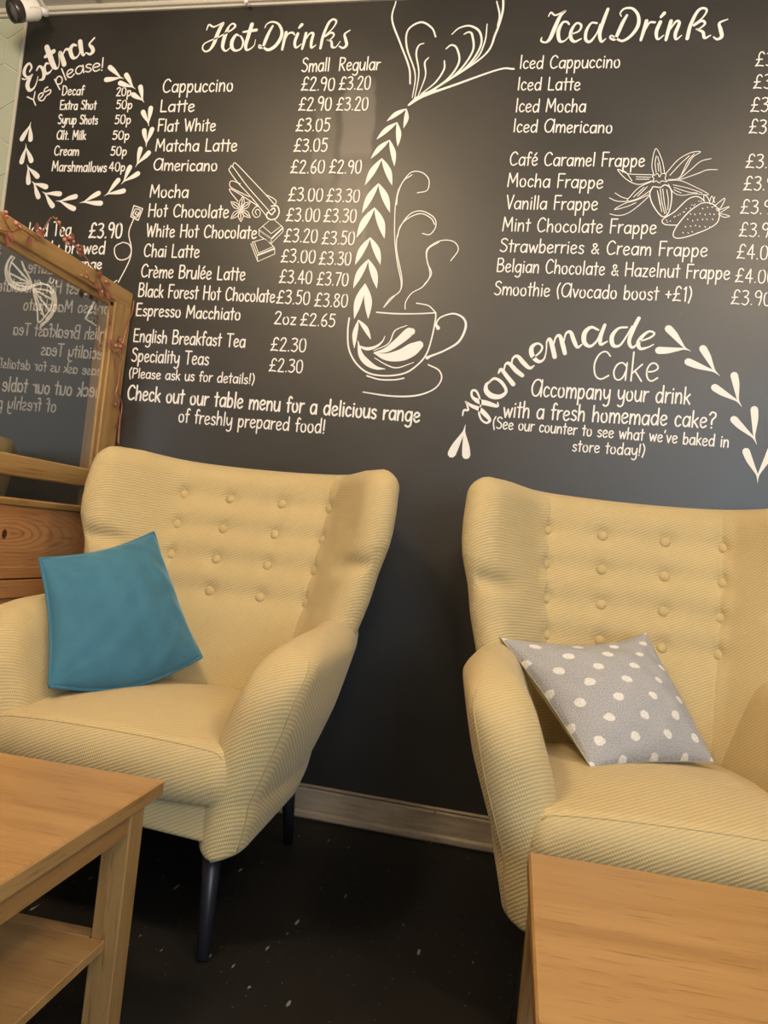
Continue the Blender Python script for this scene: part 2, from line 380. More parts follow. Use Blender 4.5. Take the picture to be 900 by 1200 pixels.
# tiled strip beside the blackboard: big hexagons with pale grout
wt = slab_box('wall_tiled', XL, BX, .004, .12, 0, CEIL, M['grout'], label='pale sage hexagon tiled wall left of the black wall', cat='wall')
v0 = at_y(8, 46, 0); hs = (at_y(8, 46, 0)-at_y(3.5, 74, 0)).length
b = MB(); c0 = Vector((v0.x+.866*hs, 0, v0.z-.5*hs)); W3 = 1.732*hs
def clip_left(poly, xmax):
    out = []
    for i, p in enumerate(poly):
        q = poly[(i+1) % len(poly)]
        if p[0] <= xmax: out.append(p)
        if (p[0] <= xmax) != (q[0] <= xmax):
            t = (xmax-p[0])/(q[0]-p[0]); out.append((xmax, p[1]+t*(q[1]-p[1])))
    return out
for r in range(-24, 4):
    for c_ in range(-10, 3):
        cx = c0.x + (c_ + (.5 if r % 2 else 0))*W3; cz = c0.z + r*1.5*hs
        poly = [(cx+(hs-.003)*math.sin(k*math.pi/3), cz+(hs-.003)*math.cos(k*math.pi/3)) for k in range(6)]
        poly = clip_left(poly, BX-.004)
        poly = [(p[1], p[0]) for p in clip_left([(p[1], p[0]) for p in poly], CEIL-.026)]
        if len(poly) < 3 or min(p[0] for p in poly) < XL or min(p[1] for p in poly) < 0: continue
        n = len(poly); vs = [(p[0], 0.0, p[1]) for p in poly]+[(p[0], .0045, p[1]) for p in poly]
        b.add(vs, [tuple(range(n))[::-1]]+[(i, (i+1) % n, n+(i+1) % n, n+i) for i in range(n)])
b.build('hexagon_tiles', M['tile'], wt)
b = MB(); b.box(BX-.009, BX, -.006, .005, .12, CEIL-.02, .001)
tag(b.build('trim_1', M['cream_trim']), 'thin pale edging strip where tiles meet black wall', 'trim', kind='structure')
b = MB(); b.box(XL, XR, -.022, .0, CEIL-.016, CEIL, .003); b.box(XL, XR, -.010, 0, CEIL-.024, CEIL-.016, .001)
tag(b.build('trim_2', M['cream_trim']), 'pale cornice strip along the top of the black wall', 'trim', kind='structure')
b = MB()
b.box(XL, XR, -.018, 0, .0, .088, .004); b.box(XL, XR, -.014, 0, .088, .098, .004); b.box(XL, XR, -.034, -.018, 0, .026, .008)
tag(b.build('baseboard_back', M['baseboard']), 'worn cream skirting board along the black wall', 'skirting board', kind='structure')
b = MB(); b.box(1.1, 2.8, YF-.09, YF-.03, .5, .56); b.box(1.1, 2.8, YF-.09, YF-.03, 2.34, 2.4)
for x in (1.1, 1.92, 2.74): b.box(x, x+.06, YF-.09, YF-.03, .56, 2.34)
tag(b.build('window_1', M['white_plastic']), 'white framed shop window', 'window', kind='structure')

# ------------------------------------------------------------------ lettering and drawings on the black wall
PAINT = [0]
def ribbon(acc, pts, depth):
    # pts: (x, z, half width) in wall coordinates -> flat painted stroke with round ends
    P = [np.array(p[:2]) for p in pts]; Wd = [p[2] for p in pts]; q = [0]
    for i in range(1, len(P)):
        if np.linalg.norm(P[i]-P[q[-1]]) > 2e-5: q.append(i)
    P = [P[i] for i in q]; Wd = [Wd[i] for i in q]
    if len(P) < 2: return
    vs = []; N = len(P)
    def cap(c, t, wd, start):
        n = np.array([-t[1], t[0]]); L = []; 
        for k in range(1, 4):
            a = math.pi*k/4; L.append(c + (n*math.cos(a) - t*math.sin(a)*(1 if start else -1))*wd*(1 if start else -1)*(1 if start else -1))
        return L
    left = []; right = []
    for i in range(N):
        t = P[min(i+1, N-1)]-P[max(i-1, 0)]; t = t/(np.linalg.norm(t)+1e-12); n = np.array([-t[1], t[0]])
        left.append(P[i]+n*Wd[i]); right.append(P[i]-n*Wd[i])
    t0 = P[1]-P[0]; t0 /= np.linalg.norm(t0); t1 = P[-1]-P[-2]; t1 /= np.linalg.norm(t1)
    y = -depth; base = len(acc.v); vv = []
    for l, r in zip(left, right): vv += [l, r]
    fs = [(2*i, 2*i+1, 2*i+3, 2*i+2) for i in range(N-1)]
    c0_ = cap(P[0], t0, Wd[0], True); c1_ = cap(P[-1], t1, Wd[-1], False)
    k = len(vv); vv += c0_; fs.append((0, k, k+1, k+2, 1))
    k = len(vv); vv += c1_; fs.append((2*N-1, k+2, k+1, k, 2*N-2))
    acc.add([(p[0], y, p[1]) for p in vv], fs)
def wp(px, py): p = at_y(px, py, 0); return (p.x, p.z)
def m_per_px(px, py): return (at_y(px+1, py, 0)-at_y(px-1, py, 0)).length/2
def paint_depth():
    PAINT[0] = (PAINT[0]+1) % 7; return .0012+.00012*PAINT[0]
class Draw:                      # pen strokes given in zoomed pixel frames
    def __init__(s, ox, oy, sc, k=1.0): s.o = (ox, oy); s.s = sc; s.k = k; s.acc = MB()
    def P(s, x, y): return (s.o[0]+x/s.s, s.o[1]+y/s.s)
    def st(s, pts, w=None, smooth=True, per=6):
        Q = []
        for p in pts:
            px, py = s.P(p[0], p[1]); X, Z = wp(px, py)
            ww = (p[2] if len(p) > 2 else w)*s.k/s.s*m_per_px(px, py)/2
            Q.append((X, Z, ww))
        if smooth and len(Q) > 2:
            Q = [(q[0], q[1], max(q[2], .0004)) for q in catmull(Q, per)]; ribbon(s.acc, Q, paint_depth())
        else:
            for a, b_ in zip(Q[:-1], Q[1:]): ribbon(s.acc, [a, b_], paint_depth())
        return s
    def strs(s, txt, w):         # "x,y x,y x,y | x,y ..." strokes of one width ('!' keeps corners)
        for part in txt.split('|'):
            part = part.strip(); sm = not part.startswith('!'); part = part.lstrip('!')
            s.st([tuple(float(v) for v in q.split(',')) for q in part.split()], w, sm)
        return s
    def build(s, name, label): return tag(s.acc.build(name, M['chalk'], wall), label)

G = {   # monoline hand lettering: advance width, strokes; 100 = capital height
 'a': (38, "32,50 22,60 10,53 3,30 7,7 17,0 27,10 33,32|!34,60 34,0"), 'b': (35, "!4,100 4,0|4,36 14,59 26,56 31,32 25,5 14,0 4,14"),
 'c': (31, "28,50 18,60 8,52 3,28 8,6 18,0 29,10"), 'd': (39, "33,46 22,60 10,53 3,30 8,6 17,0 27,10 33,30|!34,100 34,0"),
 'e': (34, "4,30 20,33 30,44 24,58 13,59 5,45 3,26 8,6 18,0 31,11"), 'f': (24, "26,92 18,101 11,90 10,60 10,0|!1,58 23,60"),
 'g': (38, "32,50 22,60 10,53 3,30 7,7 17,0 27,10 33,32|34,60 34,0 31,-28 18,-38 5,-30"), 'h': (36, "!4,100 4,0|4,30 14,56 25,58 30,38 30,0"),
 'i': (12, "!6,60 6,0|!6,80 7,84"), 'k': (32, "!4,100 4,0|!28,58 5,26|!12,34 30,0"), 'l': (12, "!6,100 6,0"),
 'm': (54, "!4,60 4,0|4,30 13,57 22,57 27,38 27,0|27,30 36,57 45,57 50,38 50,0"), 'n': (36, "!4,60 4,0|4,30 14,56 25,58 30,38 30,0"),
 'o': (36, "17,60 6,50 3,28 8,6 17,0 28,8 31,30 27,52 17,60 14,59"), 'p': (36, "!4,60 4,-38|4,34 14,58 26,56 31,32 25,6 14,0 4,14"),
 'r': (25, "!4,60 4,0|4,30 12,54 25,58"), 's': (29, "26,52 16,60 6,52 8,38 22,26 26,12 16,0 3,8"), 't': (24, "!12,92 12,0|!1,62 24,64"),
 'u': (36, "3,60 3,22 9,2 18,1 27,14 31,40|!32,60 32,0"), 'v': (31, "!2,60 15,0 29,60"), 'w': (47, "!2,60 13,0 24,52 35,0 45,60"),
 'x': (31, "!3,60 28,0|!28,60 3,0"), 'y': (36, "3,60 4,28 12,8 22,13 31,36|32,60 32,0 28,-28 16,-38 5,-30"), 'z': (31, "!3,60 27,60 3,0 28,0"),
 'A': (58, "50,84 36,99 16,90 4,54 10,14 26,1 42,16 51,56|!53,98 53,0"), 'B': (45, "!5,100 5,0|5,100 28,99 36,80 28,60 6,54|6,54 34,50 41,26 30,3 5,0"),
 'C': (46, "42,84 30,100 14,90 4,54 9,14 24,0 43,14"), 'D': (47, "!5,100 5,0|5,100 28,94 42,58 36,18 20,2 5,0"), 'E': (39, "!36,100 5,100 5,0 37,0|!5,52 31,53"),
 'F': (35, "!36,100 5,100 5,0|!5,52 29,53"), 'H': (48, "!5,100 5,0|!42,100 42,0|!5,52 42,53"), 'I': (14, "!7,100 7,0"), 'L': (37, "!5,100 5,0 34,0"),
 'M': (58, "!4,0 8,100 28,30 48,100 53,0"), 'R': (42, "!5,100 5,0|5,100 30,96 36,76 26,54 6,48|!14,48 38,0"), 'S': (40, "36,88 24,100 8,90 8,68 24,54 36,36 32,10 18,0 3,10"),
 'T': (42, "!1,100 42,100|!21,100 21,0"), 'V': (38, "!2,100 19,0 37,100"), 'W': (60, "!2,100 16,0 29,80 42,0 57,100"), 'P': (40, "!5,100 5,0|5,100 30,97 37,76 28,52 6,46"),
 'Y': (40, "!2,100 20,50 38,100|!20,50 20,0"),
 '0': (42, "20,100 6,84 3,46 8,10 20,0 33,12 37,52 32,88 20,100 17,99"), '1': (22, "!5,84 15,100 15,0"), '2': (40, "4,80 14,98 28,96 33,78 22,42 4,0|!4,0 37,0"),
 '3': (40, "4,93 18,100 32,90 28,66 14,54 31,48 36,24 22,0 4,8"), '4': (42, "!28,0 26,100 3,32 39,32"), '5': (38, "!33,100 9,100 7,60|7,60 22,64 33,44 30,14 16,0 3,8"),
 '6': (38, "28,99 12,72 4,32 12,4 24,1 34,22 26,46 12,44 5,26"), '7': (37, "!2,98 34,98 14,0"), '8': (40, "18,54 6,74 10,96 24,98 32,82 18,54 4,28 10,3 24,0 36,22 28,44 18,54"),
 '9': (40, "34,72 24,54 8,58 4,78 12,98 26,98 34,76|34,84 33,40 26,0"), '£': (46, "41,86 32,100 20,94 15,70 17,34 3,1|3,1 20,5 42,2|!4,46 33,49"),
 '&': (40, "36,34 20,2 6,8 6,24 26,56 22,74 10,70 12,52 38,0"), '.': (13, "!6,2 7,5"), ',': (13, "!7,4 4,-12"), '!': (15, "!8,100 7,24|!6,2 7,5"), '?': (38, "4,82 14,99 30,92 31,72 17,50 16,24|!16,2 17,5"),
 '(': (20, "17,104 7,76 5,40 14,-12"), ')': (20, "4,104 14,76 15,40 5,-12"), '+': (32, "!16,66 16,18|!3,42 30,42"), '-': (24, "!3,32 20,33"), "'": (12, "!7,100 4,80"), ' ': (24, ""),
 'è': (34, "4,30 20,33 30,44 24,58 13,59 5,45 3,26 8,6 18,0 31,11|!10,90 20,74"), 'é': (34, "4,30 20,33 30,44 24,58 13,59 5,45 3,26 8,6 18,0 31,11|!24,92 14,74")}
def glyph_strokes(ch):
    for part in G[ch][1].split('|'):
        part = part.strip()
        if part:
            sm = not part.startswith('!'); yield sm, [tuple(float(v) for v in q.split(',')) for q in part.lstrip('!').split()]
LS = 6
def letter_line(text, x0, y0, x1, y1, cap, pen=2.0, acc=None, name='menu_lettering', spread=1.0):
    acc0 = acc; acc = acc or MB()
    p0 = np.array(wp(x0, y0)); p1 = np.array(wp(x1, y1)); tot = sum(G[c][0]+LS for c in text)-3-LS
    u = (p1-p0)/tot; tip = np.array(wp(x0+.108*cap, y0-cap)); v = (tip-p0)/100.0
    hw = pen*m_per_px(x0, y0)/2; cx = 0
    for ch in text:
        jz = random.uniform(-1.6, 1.6); js = random.uniform(.97, 1.04)
        for sm, pts in glyph_strokes(ch):
            Q = [p0+u*(cx+a)+v*(b_*js+jz) for a, b_ in pts]
            if sm: ribbon(acc, [(q[0], q[1], hw) for q in catmull(Q, 4)], paint_depth())
            else:
                for a, b_ in zip(Q[:-1], Q[1:]): ribbon(acc, [(a[0], a[1], hw), (b_[0], b_[1], hw)], paint_depth())
        cx += G[ch][0]+LS
    if acc0 is None: tag(acc.build(name, M['chalk'], wall), 'white hand-painted line reading "%s"' % text.strip())
def path_line(text, pts, cap, pen, label):
    acc = MB(); W = [np.array(wp(*p)) for p in pts]; C_ = catmull(W, 12); L = [0]
    for a, b_ in zip(C_[:-1], C_[1:]): L.append(L[-1]+np.linalg.norm(b_-a))
    tot = sum(G[c][0] for c in text); k = L[-1]/tot; h = cap*m_per_px(*pts[0])/100; hw = pen*m_per_px(*pts[0])/2; cx = 0
    A = np.array(C_)
    for ch in text:
        m_ = (cx+G[ch][0]/2)*k; q = np.array([np.interp(m_, L, A[:, 0]), np.interp(m_, L, A[:, 1])])
        q2 = np.array([np.interp(m_+.006, L, A[:, 0]), np.interp(m_+.006, L, A[:, 1])])-np.array([np.interp(m_-.006, L, A[:, 0]), np.interp(m_-.006, L, A[:, 1])]); t = q2/np.linalg.norm(q2); n = np.array([-t[1], t[0]])
        for sm, ps in glyph_strokes(ch):
            Q = [q+t*((a-G[ch][0]/2)*k)+n*(b_*h) for a, b_ in ps]
            if sm: ribbon(acc, [(x[0], x[1], hw) for x in catmull(Q, 4)], paint_depth())
            else:
                for a, b_ in zip(Q[:-1], Q[1:]): ribbon(acc, [(a[0], a[1], hw), (b_[0], b_[1], hw)], paint_depth())
        cx += G[ch][0]
    tag(acc.build('menu_lettering', M['chalk'], wall), label)

LINES = [   # text, baseline start, baseline end, capital height (photo pixels)
 ("Cappuccino", 190.3, 108.5, 272.4, 107, 15.5), ("Latte", 187.5, 131.3, 227.3, 130.7, 13.7), ("Flat White", 184.7, 154, 252, 153.7, 14),
 ("Matcha Latte", 181.9, 177.3, 277, 177.3, 14), ("Americano", 179.5, 199.6, 254, 200.4, 13.6),
 ("Small", 353.3, 84.6, 385.3, 83.4, 15.5), ("Regular", 396.9, 82.8, 444.5, 82.1, 15),
 ("£2.90", 352.7, 106.4, 391.6, 106, 15), ("£3.20", 396.9, 105.2, 433.6, 104.5, 15), ("£2.90", 349.6, 129.7, 387.8, 129.5, 15), ("£3.20", 393.8, 129.4, 430.8, 129.2, 15),
 ("£3.05", 346.5, 154, 386, 153.8, 14.5), ("£3.05", 344, 177.7, 382.9, 177.8, 14.5), ("£2.60", 340.2, 202.9, 379.8, 203, 15), ("£2.90", 385.4, 203.2, 423, 203.3, 15),
 ("Mocha", 175.4, 231.3, 220, 231.8, 14.2), ("Hot Chocolate", 173.5, 253.8, 267.3, 255.4, 14.5), ("White Hot Chocolate", 171.3, 277.3, 300.2, 279.6, 14.5),
 ("Chai Latte", 168.4, 300.9, 232.8, 302, 14.5), ("Crème Brulée Latte", 165.1, 324.7, 286.6, 328.6, 15), ("Black Forest Hot Chocolate", 161.9, 347.3, 321.4, 354.4, 15),
 ("Espresso Macchiato", 159.3, 369.8, 281.2, 375, 14),
 ("£3.00", 337.5, 235.4, 377.8, 236, 15), ("£3.30", 382.3, 236.4, 421, 237, 15), ("£3.00", 335, 259, 374.3, 260, 15), ("£3.30", 379, 260.3, 417, 261, 15),
 ("£3.20", 332.4, 283.5, 371.4, 284.5, 15), ("£3.50", 376.9, 286, 414.9, 287, 15), ("£3.00", 329, 307.3, 369, 308.5, 15), ("£3.30", 373.6, 309.9, 410.7, 310.8, 15),
 ("£3.40", 327, 331.5, 365, 332.7, 15), ("£3.70", 371, 334, 407.5, 335.2, 15), ("£3.50", 323.7, 355.7, 362.4, 357, 15), ("£3.80", 368.2, 358.9, 406.8, 360.2, 15),
 ("2oz", 321, 379.5, 346.3, 380.6, 14), ("£2.65", 351.7, 381, 392, 382.9, 14),
 ("English Breakfast Tea", 156.2, 400.4, 286.7, 407.2, 15), ("Speciality Teas", 154, 423.2, 244, 427.9, 15), ("(Please ask us for details!)", 151, 442.6, 297.6, 450.2, 11.5),
 ("Check out our table menu for a delicious range", 149, 468, 491, 494.5, 17), ("of freshly prepared food!", 209, 494.5, 380, 508, 15.5),
 ("£2.30", 317, 410.5, 358, 412.7, 15), ("£2.30", 315, 435, 354.2, 437, 15),
 ("Decaf", 72.8, 111.7, 97.9, 111.5, 10.5), ("Extra Shot", 70.3, 128.5, 112.4, 128.5, 10.5), ("Syrup Shots", 68, 145.2, 114.2, 145.8, 10.5), ("Alt. Milk", 66.4, 163.6, 100.2, 163.8, 10.5),
 ("Cream", 63.6, 182, 92, 182.2, 10.5), ("Marshmallows", 60.8, 200.4, 124.5, 201.8, 11),
 ("20p", 136.2, 112.7, 153.3, 112.5, 9.8), ("50p", 136, 127.8, 154.6, 127.6, 10), ("50p", 134.4, 145.2, 153, 145, 10), ("50p", 131.6, 163.6, 151.3, 163.6, 10), ("50p", 129.6, 182.2, 148.2, 182.2, 10), ("40p", 127.8, 200.4, 146.2, 200.6, 10),
 ("Iced Cappuccino", 608.5, 80.7, 725.8, 79.6, 15), ("Iced Latte", 606, 106, 679, 105.7, 15), ("Iced Mocha", 603.7, 131.3, 685.5, 131.5, 15), ("Iced Americano", 601, 155, 716.7, 156, 14.8),
 ("Café Caramel Frappe", 596.8, 193.7, 754.5, 195.6, 15.5), ("Mocha Frappe", 594.2, 218.7, 705.7, 220.9, 15.5), ("Vanilla Frappe", 592.7, 245, 699.4, 246.5, 15.5), ("Mint Chocolate Frappe", 588.3, 270.7, 768, 274.2, 15.5),
 ("Strawberries & Cream Frappe", 585.4, 295, 827.8, 301, 15.5), ("Belgian Chocolate & Hazelnut Frappe", 581.7, 318.4, 854.2, 327.6, 15.5), ("Smoothie (Avocado boost +£1)", 578.8, 345.5, 809.5, 353.3, 15.5),
 ("£3.90", 884.6, 77.7, 932, 77.5, 16), ("£3.90", 882.2, 103.8, 929, 104, 16), ("£3.90", 879, 131, 926, 131.3, 16), ("£3.90", 877, 156.6, 923, 157, 16),
 ("£3.90", 873.3, 196.7, 920, 197.6, 16), ("£3.90", 870.7, 223, 917, 224, 16), ("£3.90", 867, 250.2, 914, 251.6, 16), ("£3.90", 865.6, 277, 911, 278.8, 16), ("£4.00", 862.6, 303, 910, 305, 16), ("£4.00", 860.8, 330.5, 907, 332.8, 16), ("£3.90", 856, 356.2, 903, 358.7, 16),
 ("Cake", 692.9, 444.5, 770, 447, 33), ("Accompany your drink", 621.8, 464, 807.7, 473.5, 19), ("with a fresh homemade cake?", 589.3, 488.5, 838, 502, 18.5),
 ("(See our counter to see what we've baked in", 577, 501.5, 853.2, 524.5, 12.8), ("store today!)", 670.3, 528.5, 754.8, 534.5, 13),
 ("Iced Tea", 33, 276.9, 82.7, 276.6, 16), ("£3.90", 104, 278.7, 142.5, 279, 17), ("freshly brewed", 26, 296, 122.4, 297.8, 14.5), ("-ask for range", 33.3, 314, 118.7, 315, 12), ("of flavours", 58, 332, 117, 333, 12)]
for t in LINES:
    letter_line(*t, pen=1.9 if t[5] > 16.9 else (1.35 if t[5] < 12 else 1.55))
path_line("Yes please!", [(37, 127), (51, 117.5), (67, 101.5), (84, 90.5), (101, 85), (122, 83)], 13.5, 1.4, 'white hand-painted line reading "Yes please!" on a curve')

d = Draw(230, 15, 4.737, 1.15)        # Hot Drinks, brush script with thick down strokes
for s_ in ([(58,98,4),(72,68,8),(95,80,8),(120,72,6),(152,58,10),(135,85,16),(115,130,18),(98,175,16),(75,208,10),(50,216,8),(36,198,7),(45,175,6),(75,158,6),(120,140,6),(165,115,8),(200,95,8),(218,75,10),(205,62,8),(185,75,8),(168,110,16),(152,160,18),(148,195,14),(165,214,8),(190,195,5)],
           [(240,130,6),(222,125,12),(200,160,18),(200,195,16),(220,212,10),(250,200,8),(262,165,10),(250,135,8),(240,130,6)], [(310,65,18),(290,130,18),(275,185,16),(285,208,10),(320,185,5),(330,150,3)], [(262,108,8),(300,102,12),(335,97,14)],
           [(425,75,10),(405,110,14),(385,155,16),(370,190,12),(350,195,8),(350,180,6),(370,190,8),(400,207,14),(440,185,16),(470,140,16),(475,100,14),(455,62,10),(420,52,8),(392,65,6),(382,85,5)],
           [(500,110,14),(490,150,14),(478,205,12)], [(488,165,5),(510,120,8),(535,112,10),(548,125,6)], [(565,118,14),(548,165,14),(555,195,10),(585,175,4)], [(587,68,16),(572,85,10)],
           [(610,115,14),(600,160,14),(588,202,10)], [(598,165,5),(630,118,8),(650,118,12),(640,160,14),(640,195,10),(665,180,4)], [(690,198,12),(705,130,14),(735,60,12),(760,38,10),(778,50,10),(760,85,6),(715,130,5)],
           [(715,135,5),(750,112,10),(765,125,8),(745,150,6),(725,152,6),(750,160,10),(755,190,12),(775,192,6),(800,160,4)], [(855,98,5),(825,120,10),(830,150,14),(835,180,14),(815,197,10),(795,188,7)]): d.st(s_)
d.build('menu_heading', 'large white brush script reading "Hot Drinks"')
d = Draw(625, 0, 3.83, 1.18)
for s_ in ([(68,75,4),(80,58,7),(100,70,7),(145,50,6),(120,75,12),(95,130,16),(75,175,14),(55,192,8),(35,185,7),(38,170,4)], [(160,110,8),(150,100,8),(130,105,10),(112,145,14),(118,185,12),(140,185,6),(170,155,3)], [(170,155,5),(205,140,7),(215,115,9),(195,105,8),(172,135,12),(168,170,14),(185,188,10),(215,175,5)],
           [(285,105,8),(260,105,8),(238,140,12),(235,178,12),(255,188,10),(285,150,6),(300,110,6)], [(335,42,12),(315,95,14),(298,150,14),(305,188,10),(325,175,4)],
           [(420,70,10),(400,105,14),(380,150,14),(365,178,10),(345,172,8),(350,160,5),(370,172,8),(400,185,10),(440,160,12),(470,115,14),(470,70,12),(445,40,10),(410,40,8),(390,60,6),(395,75,4)],
           [(508,95,14),(495,140,14),(482,182,10)], [(495,150,5),(520,105,8),(545,102,9)], [(570,100,14),(552,145,14),(558,178,9),(585,160,4)], [(588,60,14),(572,78,10)], [(618,95,14),(605,140,14),(595,180,12)], [(605,145,5),(640,98,9),(655,105,12),(638,150,14),(640,178,9),(665,160,4)],
           [(690,175,14),(705,115,14),(735,55,12),(760,38,10),(778,48,9),(760,80,6),(715,115,5)], [(720,118,6),(755,95,11),(770,108,9),(745,130,6),(730,132,6),(760,145,12),(768,172,11),(795,160,5)], [(872,88,5),(835,105,10),(840,135,15),(845,165,14),(825,178,10),(808,168,6)]): d.st(s_)
d.build('menu_heading', 'large white brush script reading "Iced Drinks"')
d = Draw(20, 30, 7.826, 1.18)
for s_ in ([(118,425,12),(137,385,14),(115,350,16),(80,385,22),(68,440,24),(90,472,14),(120,465,8),(145,448,8),(118,490,26),(98,550,32),(118,595,24),(155,578,14),(180,530,8),(195,470,6)], [(50,488,10),(72,496,10),(105,480,12)],
           [(182,412,12),(205,375,14),(235,395,24),(250,440,28),(240,490,22),(205,502,8)], [(292,352,10),(270,350,16),(255,390,18),(265,440,22),(300,432,14),(325,400,6)], [(275,200,38),(300,270,40),(340,375,36),(375,392,10),(390,340,6),(385,262,8)], [(262,288,24),(338,238,32)],
           [(385,262,12),(402,255,28),(435,358,36)], [(415,290,8),(445,225,14),(470,222,20),(482,240,8)], [(545,185,14),(515,180,22),(490,225,30),(508,288,28),(540,298,16),(572,262,10),(582,205,10)], [(580,148,34),(590,220,32),(610,275,16),(632,250,6)], [(712,115,12),(672,160,14),(668,182,18),(690,205,28),(698,238,28),(670,265,18),(640,252,10)]): d.st(s_)
d.build('menu_heading', 'white brush script reading "Extras" on a curve')
d = Draw(530, 365, 3.75, 1.12)
for s_ in ([(45,458,5),(52,434,8),(70,434,8),(64,408,6),(58,396,5),(85,415,13),(120,430,17),(145,452,18),(165,478,12),(150,490,8),(128,475,8),(118,445,8),(125,410,7),(120,380,7),(105,350,9),(87,350,9),(88,375,10),(115,395,19),(150,403,20),(180,412,16),(200,416,10),(200,400,5)], [(165,310,8),(150,322,12),(150,350,19),(175,372,22),(212,374,17),(237,350,12),(217,312,13),(187,295,10),(165,308,8)],
           [(203,272,6),(215,255,13),(240,285,16),(268,320,18)], [(225,265,6),(235,232,8),(252,230,14),(280,260,18),(308,282,16)], [(260,240,6),(266,207,8),(287,197,13),(312,225,18),(340,249,13),(360,238,5)], [(352,207,6),(385,180,8),(395,155,8),(375,141,9),(350,157,16),(350,190,19),(375,219,15),(400,213,8),(412,180,5),(415,132,6)],
           [(415,132,6),(428,122,14),(440,155,18),(450,200,18)], [(444,150,6),(455,115,8),(472,107,13),(485,145,18),(495,185,16)], [(490,132,6),(500,97,8),(520,92,14),(535,130,17),(550,158,12),(570,145,5)], [(642,82,8),(610,70,12),(582,95,19),(580,135,18),(605,154,12),(635,130,8),(652,92,6)], [(670,60,13),(652,110,16),(652,145,13),(682,132,5)],
           [(768,70,8),(730,75,10),(702,110,17),(706,148,16),(735,150,10),(765,110,7),(790,65,6)], [(820,30,15),(797,75,16),(777,130,15),(790,159,11),(815,142,5)], [(825,132,6),(870,115,8),(888,97,8),(865,88,9),(835,110,14),(817,140,17),(827,164,13),(860,158,7),(885,145,4)]): d.st(s_)
d.build('menu_heading', 'white brush script reading "Homemade" on an arch')

def leaf_pair(ox, oy, sc, tip, A, B, wmax, name='leaf_motif', label='pair of white painted leaves'):
    dd = Draw(ox, oy, sc); t = np.array(tip, float); m_ = (np.array(A, float)+np.array(B, float))/2; ax = m_-t
    for E_ in (A, B):
        E_ = np.array(E_, float); q0 = t+ax*.24+(E_-m_)*.06; q1 = t+ax*.46+(E_-m_)*.34; q2 = t*.28+E_*.72+ax*.02
        dd.st([(*t, 1.2*sc/4), (*q0, wmax*.22), (*q1, wmax*.50), (*q2, wmax*.86), (*E_, wmax*.98)])
    return dd
LEAVES_CAKE = [((298,250),(140,92),(72,245)), ((502,425),(382,232),(278,325)), ((655,640),(602,420),(465,505)), ((760,905),(743,660),(600,730)), ((765,1175),(685,955),(862,945))]
for i, (t, A, B) in enumerate(LEAVES_CAKE):
    leaf_pair(760, 370, 6, t, A, B, 56).build('leaf_motif', None)
leaf_pair(510, 360, 2.3077, (82,318), (45,396), (84,400), 23).build('leaf_motif', None)
LEAVES_EXTRA = [((570,362),(505,310),(488,366)), ((622,410),(580,345),(552,382)), ((662,472),(645,400),(612,435)), ((683,580),(692,497),(657,515)), ((670,675),(698,594),(662,600)), ((622,768),(645,684),(683,702)), ((557,845),(597,768),(633,797)), ((478,900),(543,827),(568,876)), ((365,932),(453,887),(463,933)), ((258,922),(348,902),(340,958)), ((195,880),(275,890),(242,945)), ((148,832),(212,858),(177,903)), ((125,755),(173,810),(132,838)), ((120,660),(145,738),(100,743)), ((143,560),(141,640),(102,638))]
dd_all = Draw(0, 0, 3.913)
for t, A, B in LEAVES_EXTRA: q = leaf_pair(0, 0, 3.913, t, A, B, 22); dd_all.acc.add(q.acc.v, q.acc.f)
dd_all.build('leaf_wreath', 'ring of white painted leaf pairs round the extras list')

# coffee cup with a trail of chevrons, steam curls and a flourish
def blade(dd, apex, end, w, bend):
    a = np.array(apex, float); e = np.array(end, float); n = np.array([-(e-a)[1], (e-a)[0]]); n /= np.linalg.norm(n)
    dd.st([(*a, w*.12), (*(a*.75+e*.25+n*bend*.6), w*.75), (*(a*.5+e*.5+n*bend), w), (*(a*.25+e*.75+n*bend*.6), w*.7), (*e, w*.06)])
d = Draw(390, 0, 3.913)
for ap, L_, R_ in (((338,500),(248,557),(325,588)), ((295,563),(202,640),(298,672)), ((260,643),(175,728),(283,762)), ((225,728),(148,850),(272,850)), ((210,843),(135,978),(262,975))):
    sz = math.dist(ap, L_)*.20
    blade(d, ap, L_, sz, 5); blade(d, ap, R_, sz, -6)
for ap, L_, R_ in (((232,18),(133,183),(287,187)), ((208,183),(125,333),(265,333)), ((198,305),(115,463),(245,465)), ((180,440),(120,632),(197,632))):
    c2 = lambda p: ((390+p[0]/4.737-390)*3.913, (240+p[1]/4.737)*3.913)
    a_, l_, r2 = c2(ap), c2(L_), c2(R_); sz = math.dist(a_, l_)*.21
    blade(d, a_, l_, sz, 6); blade(d, a_, r2, sz, -7)
d.build('chevron_trail', 'trail of white painted chevrons rising from the cup')
d = Draw(390, 0, 3.913)
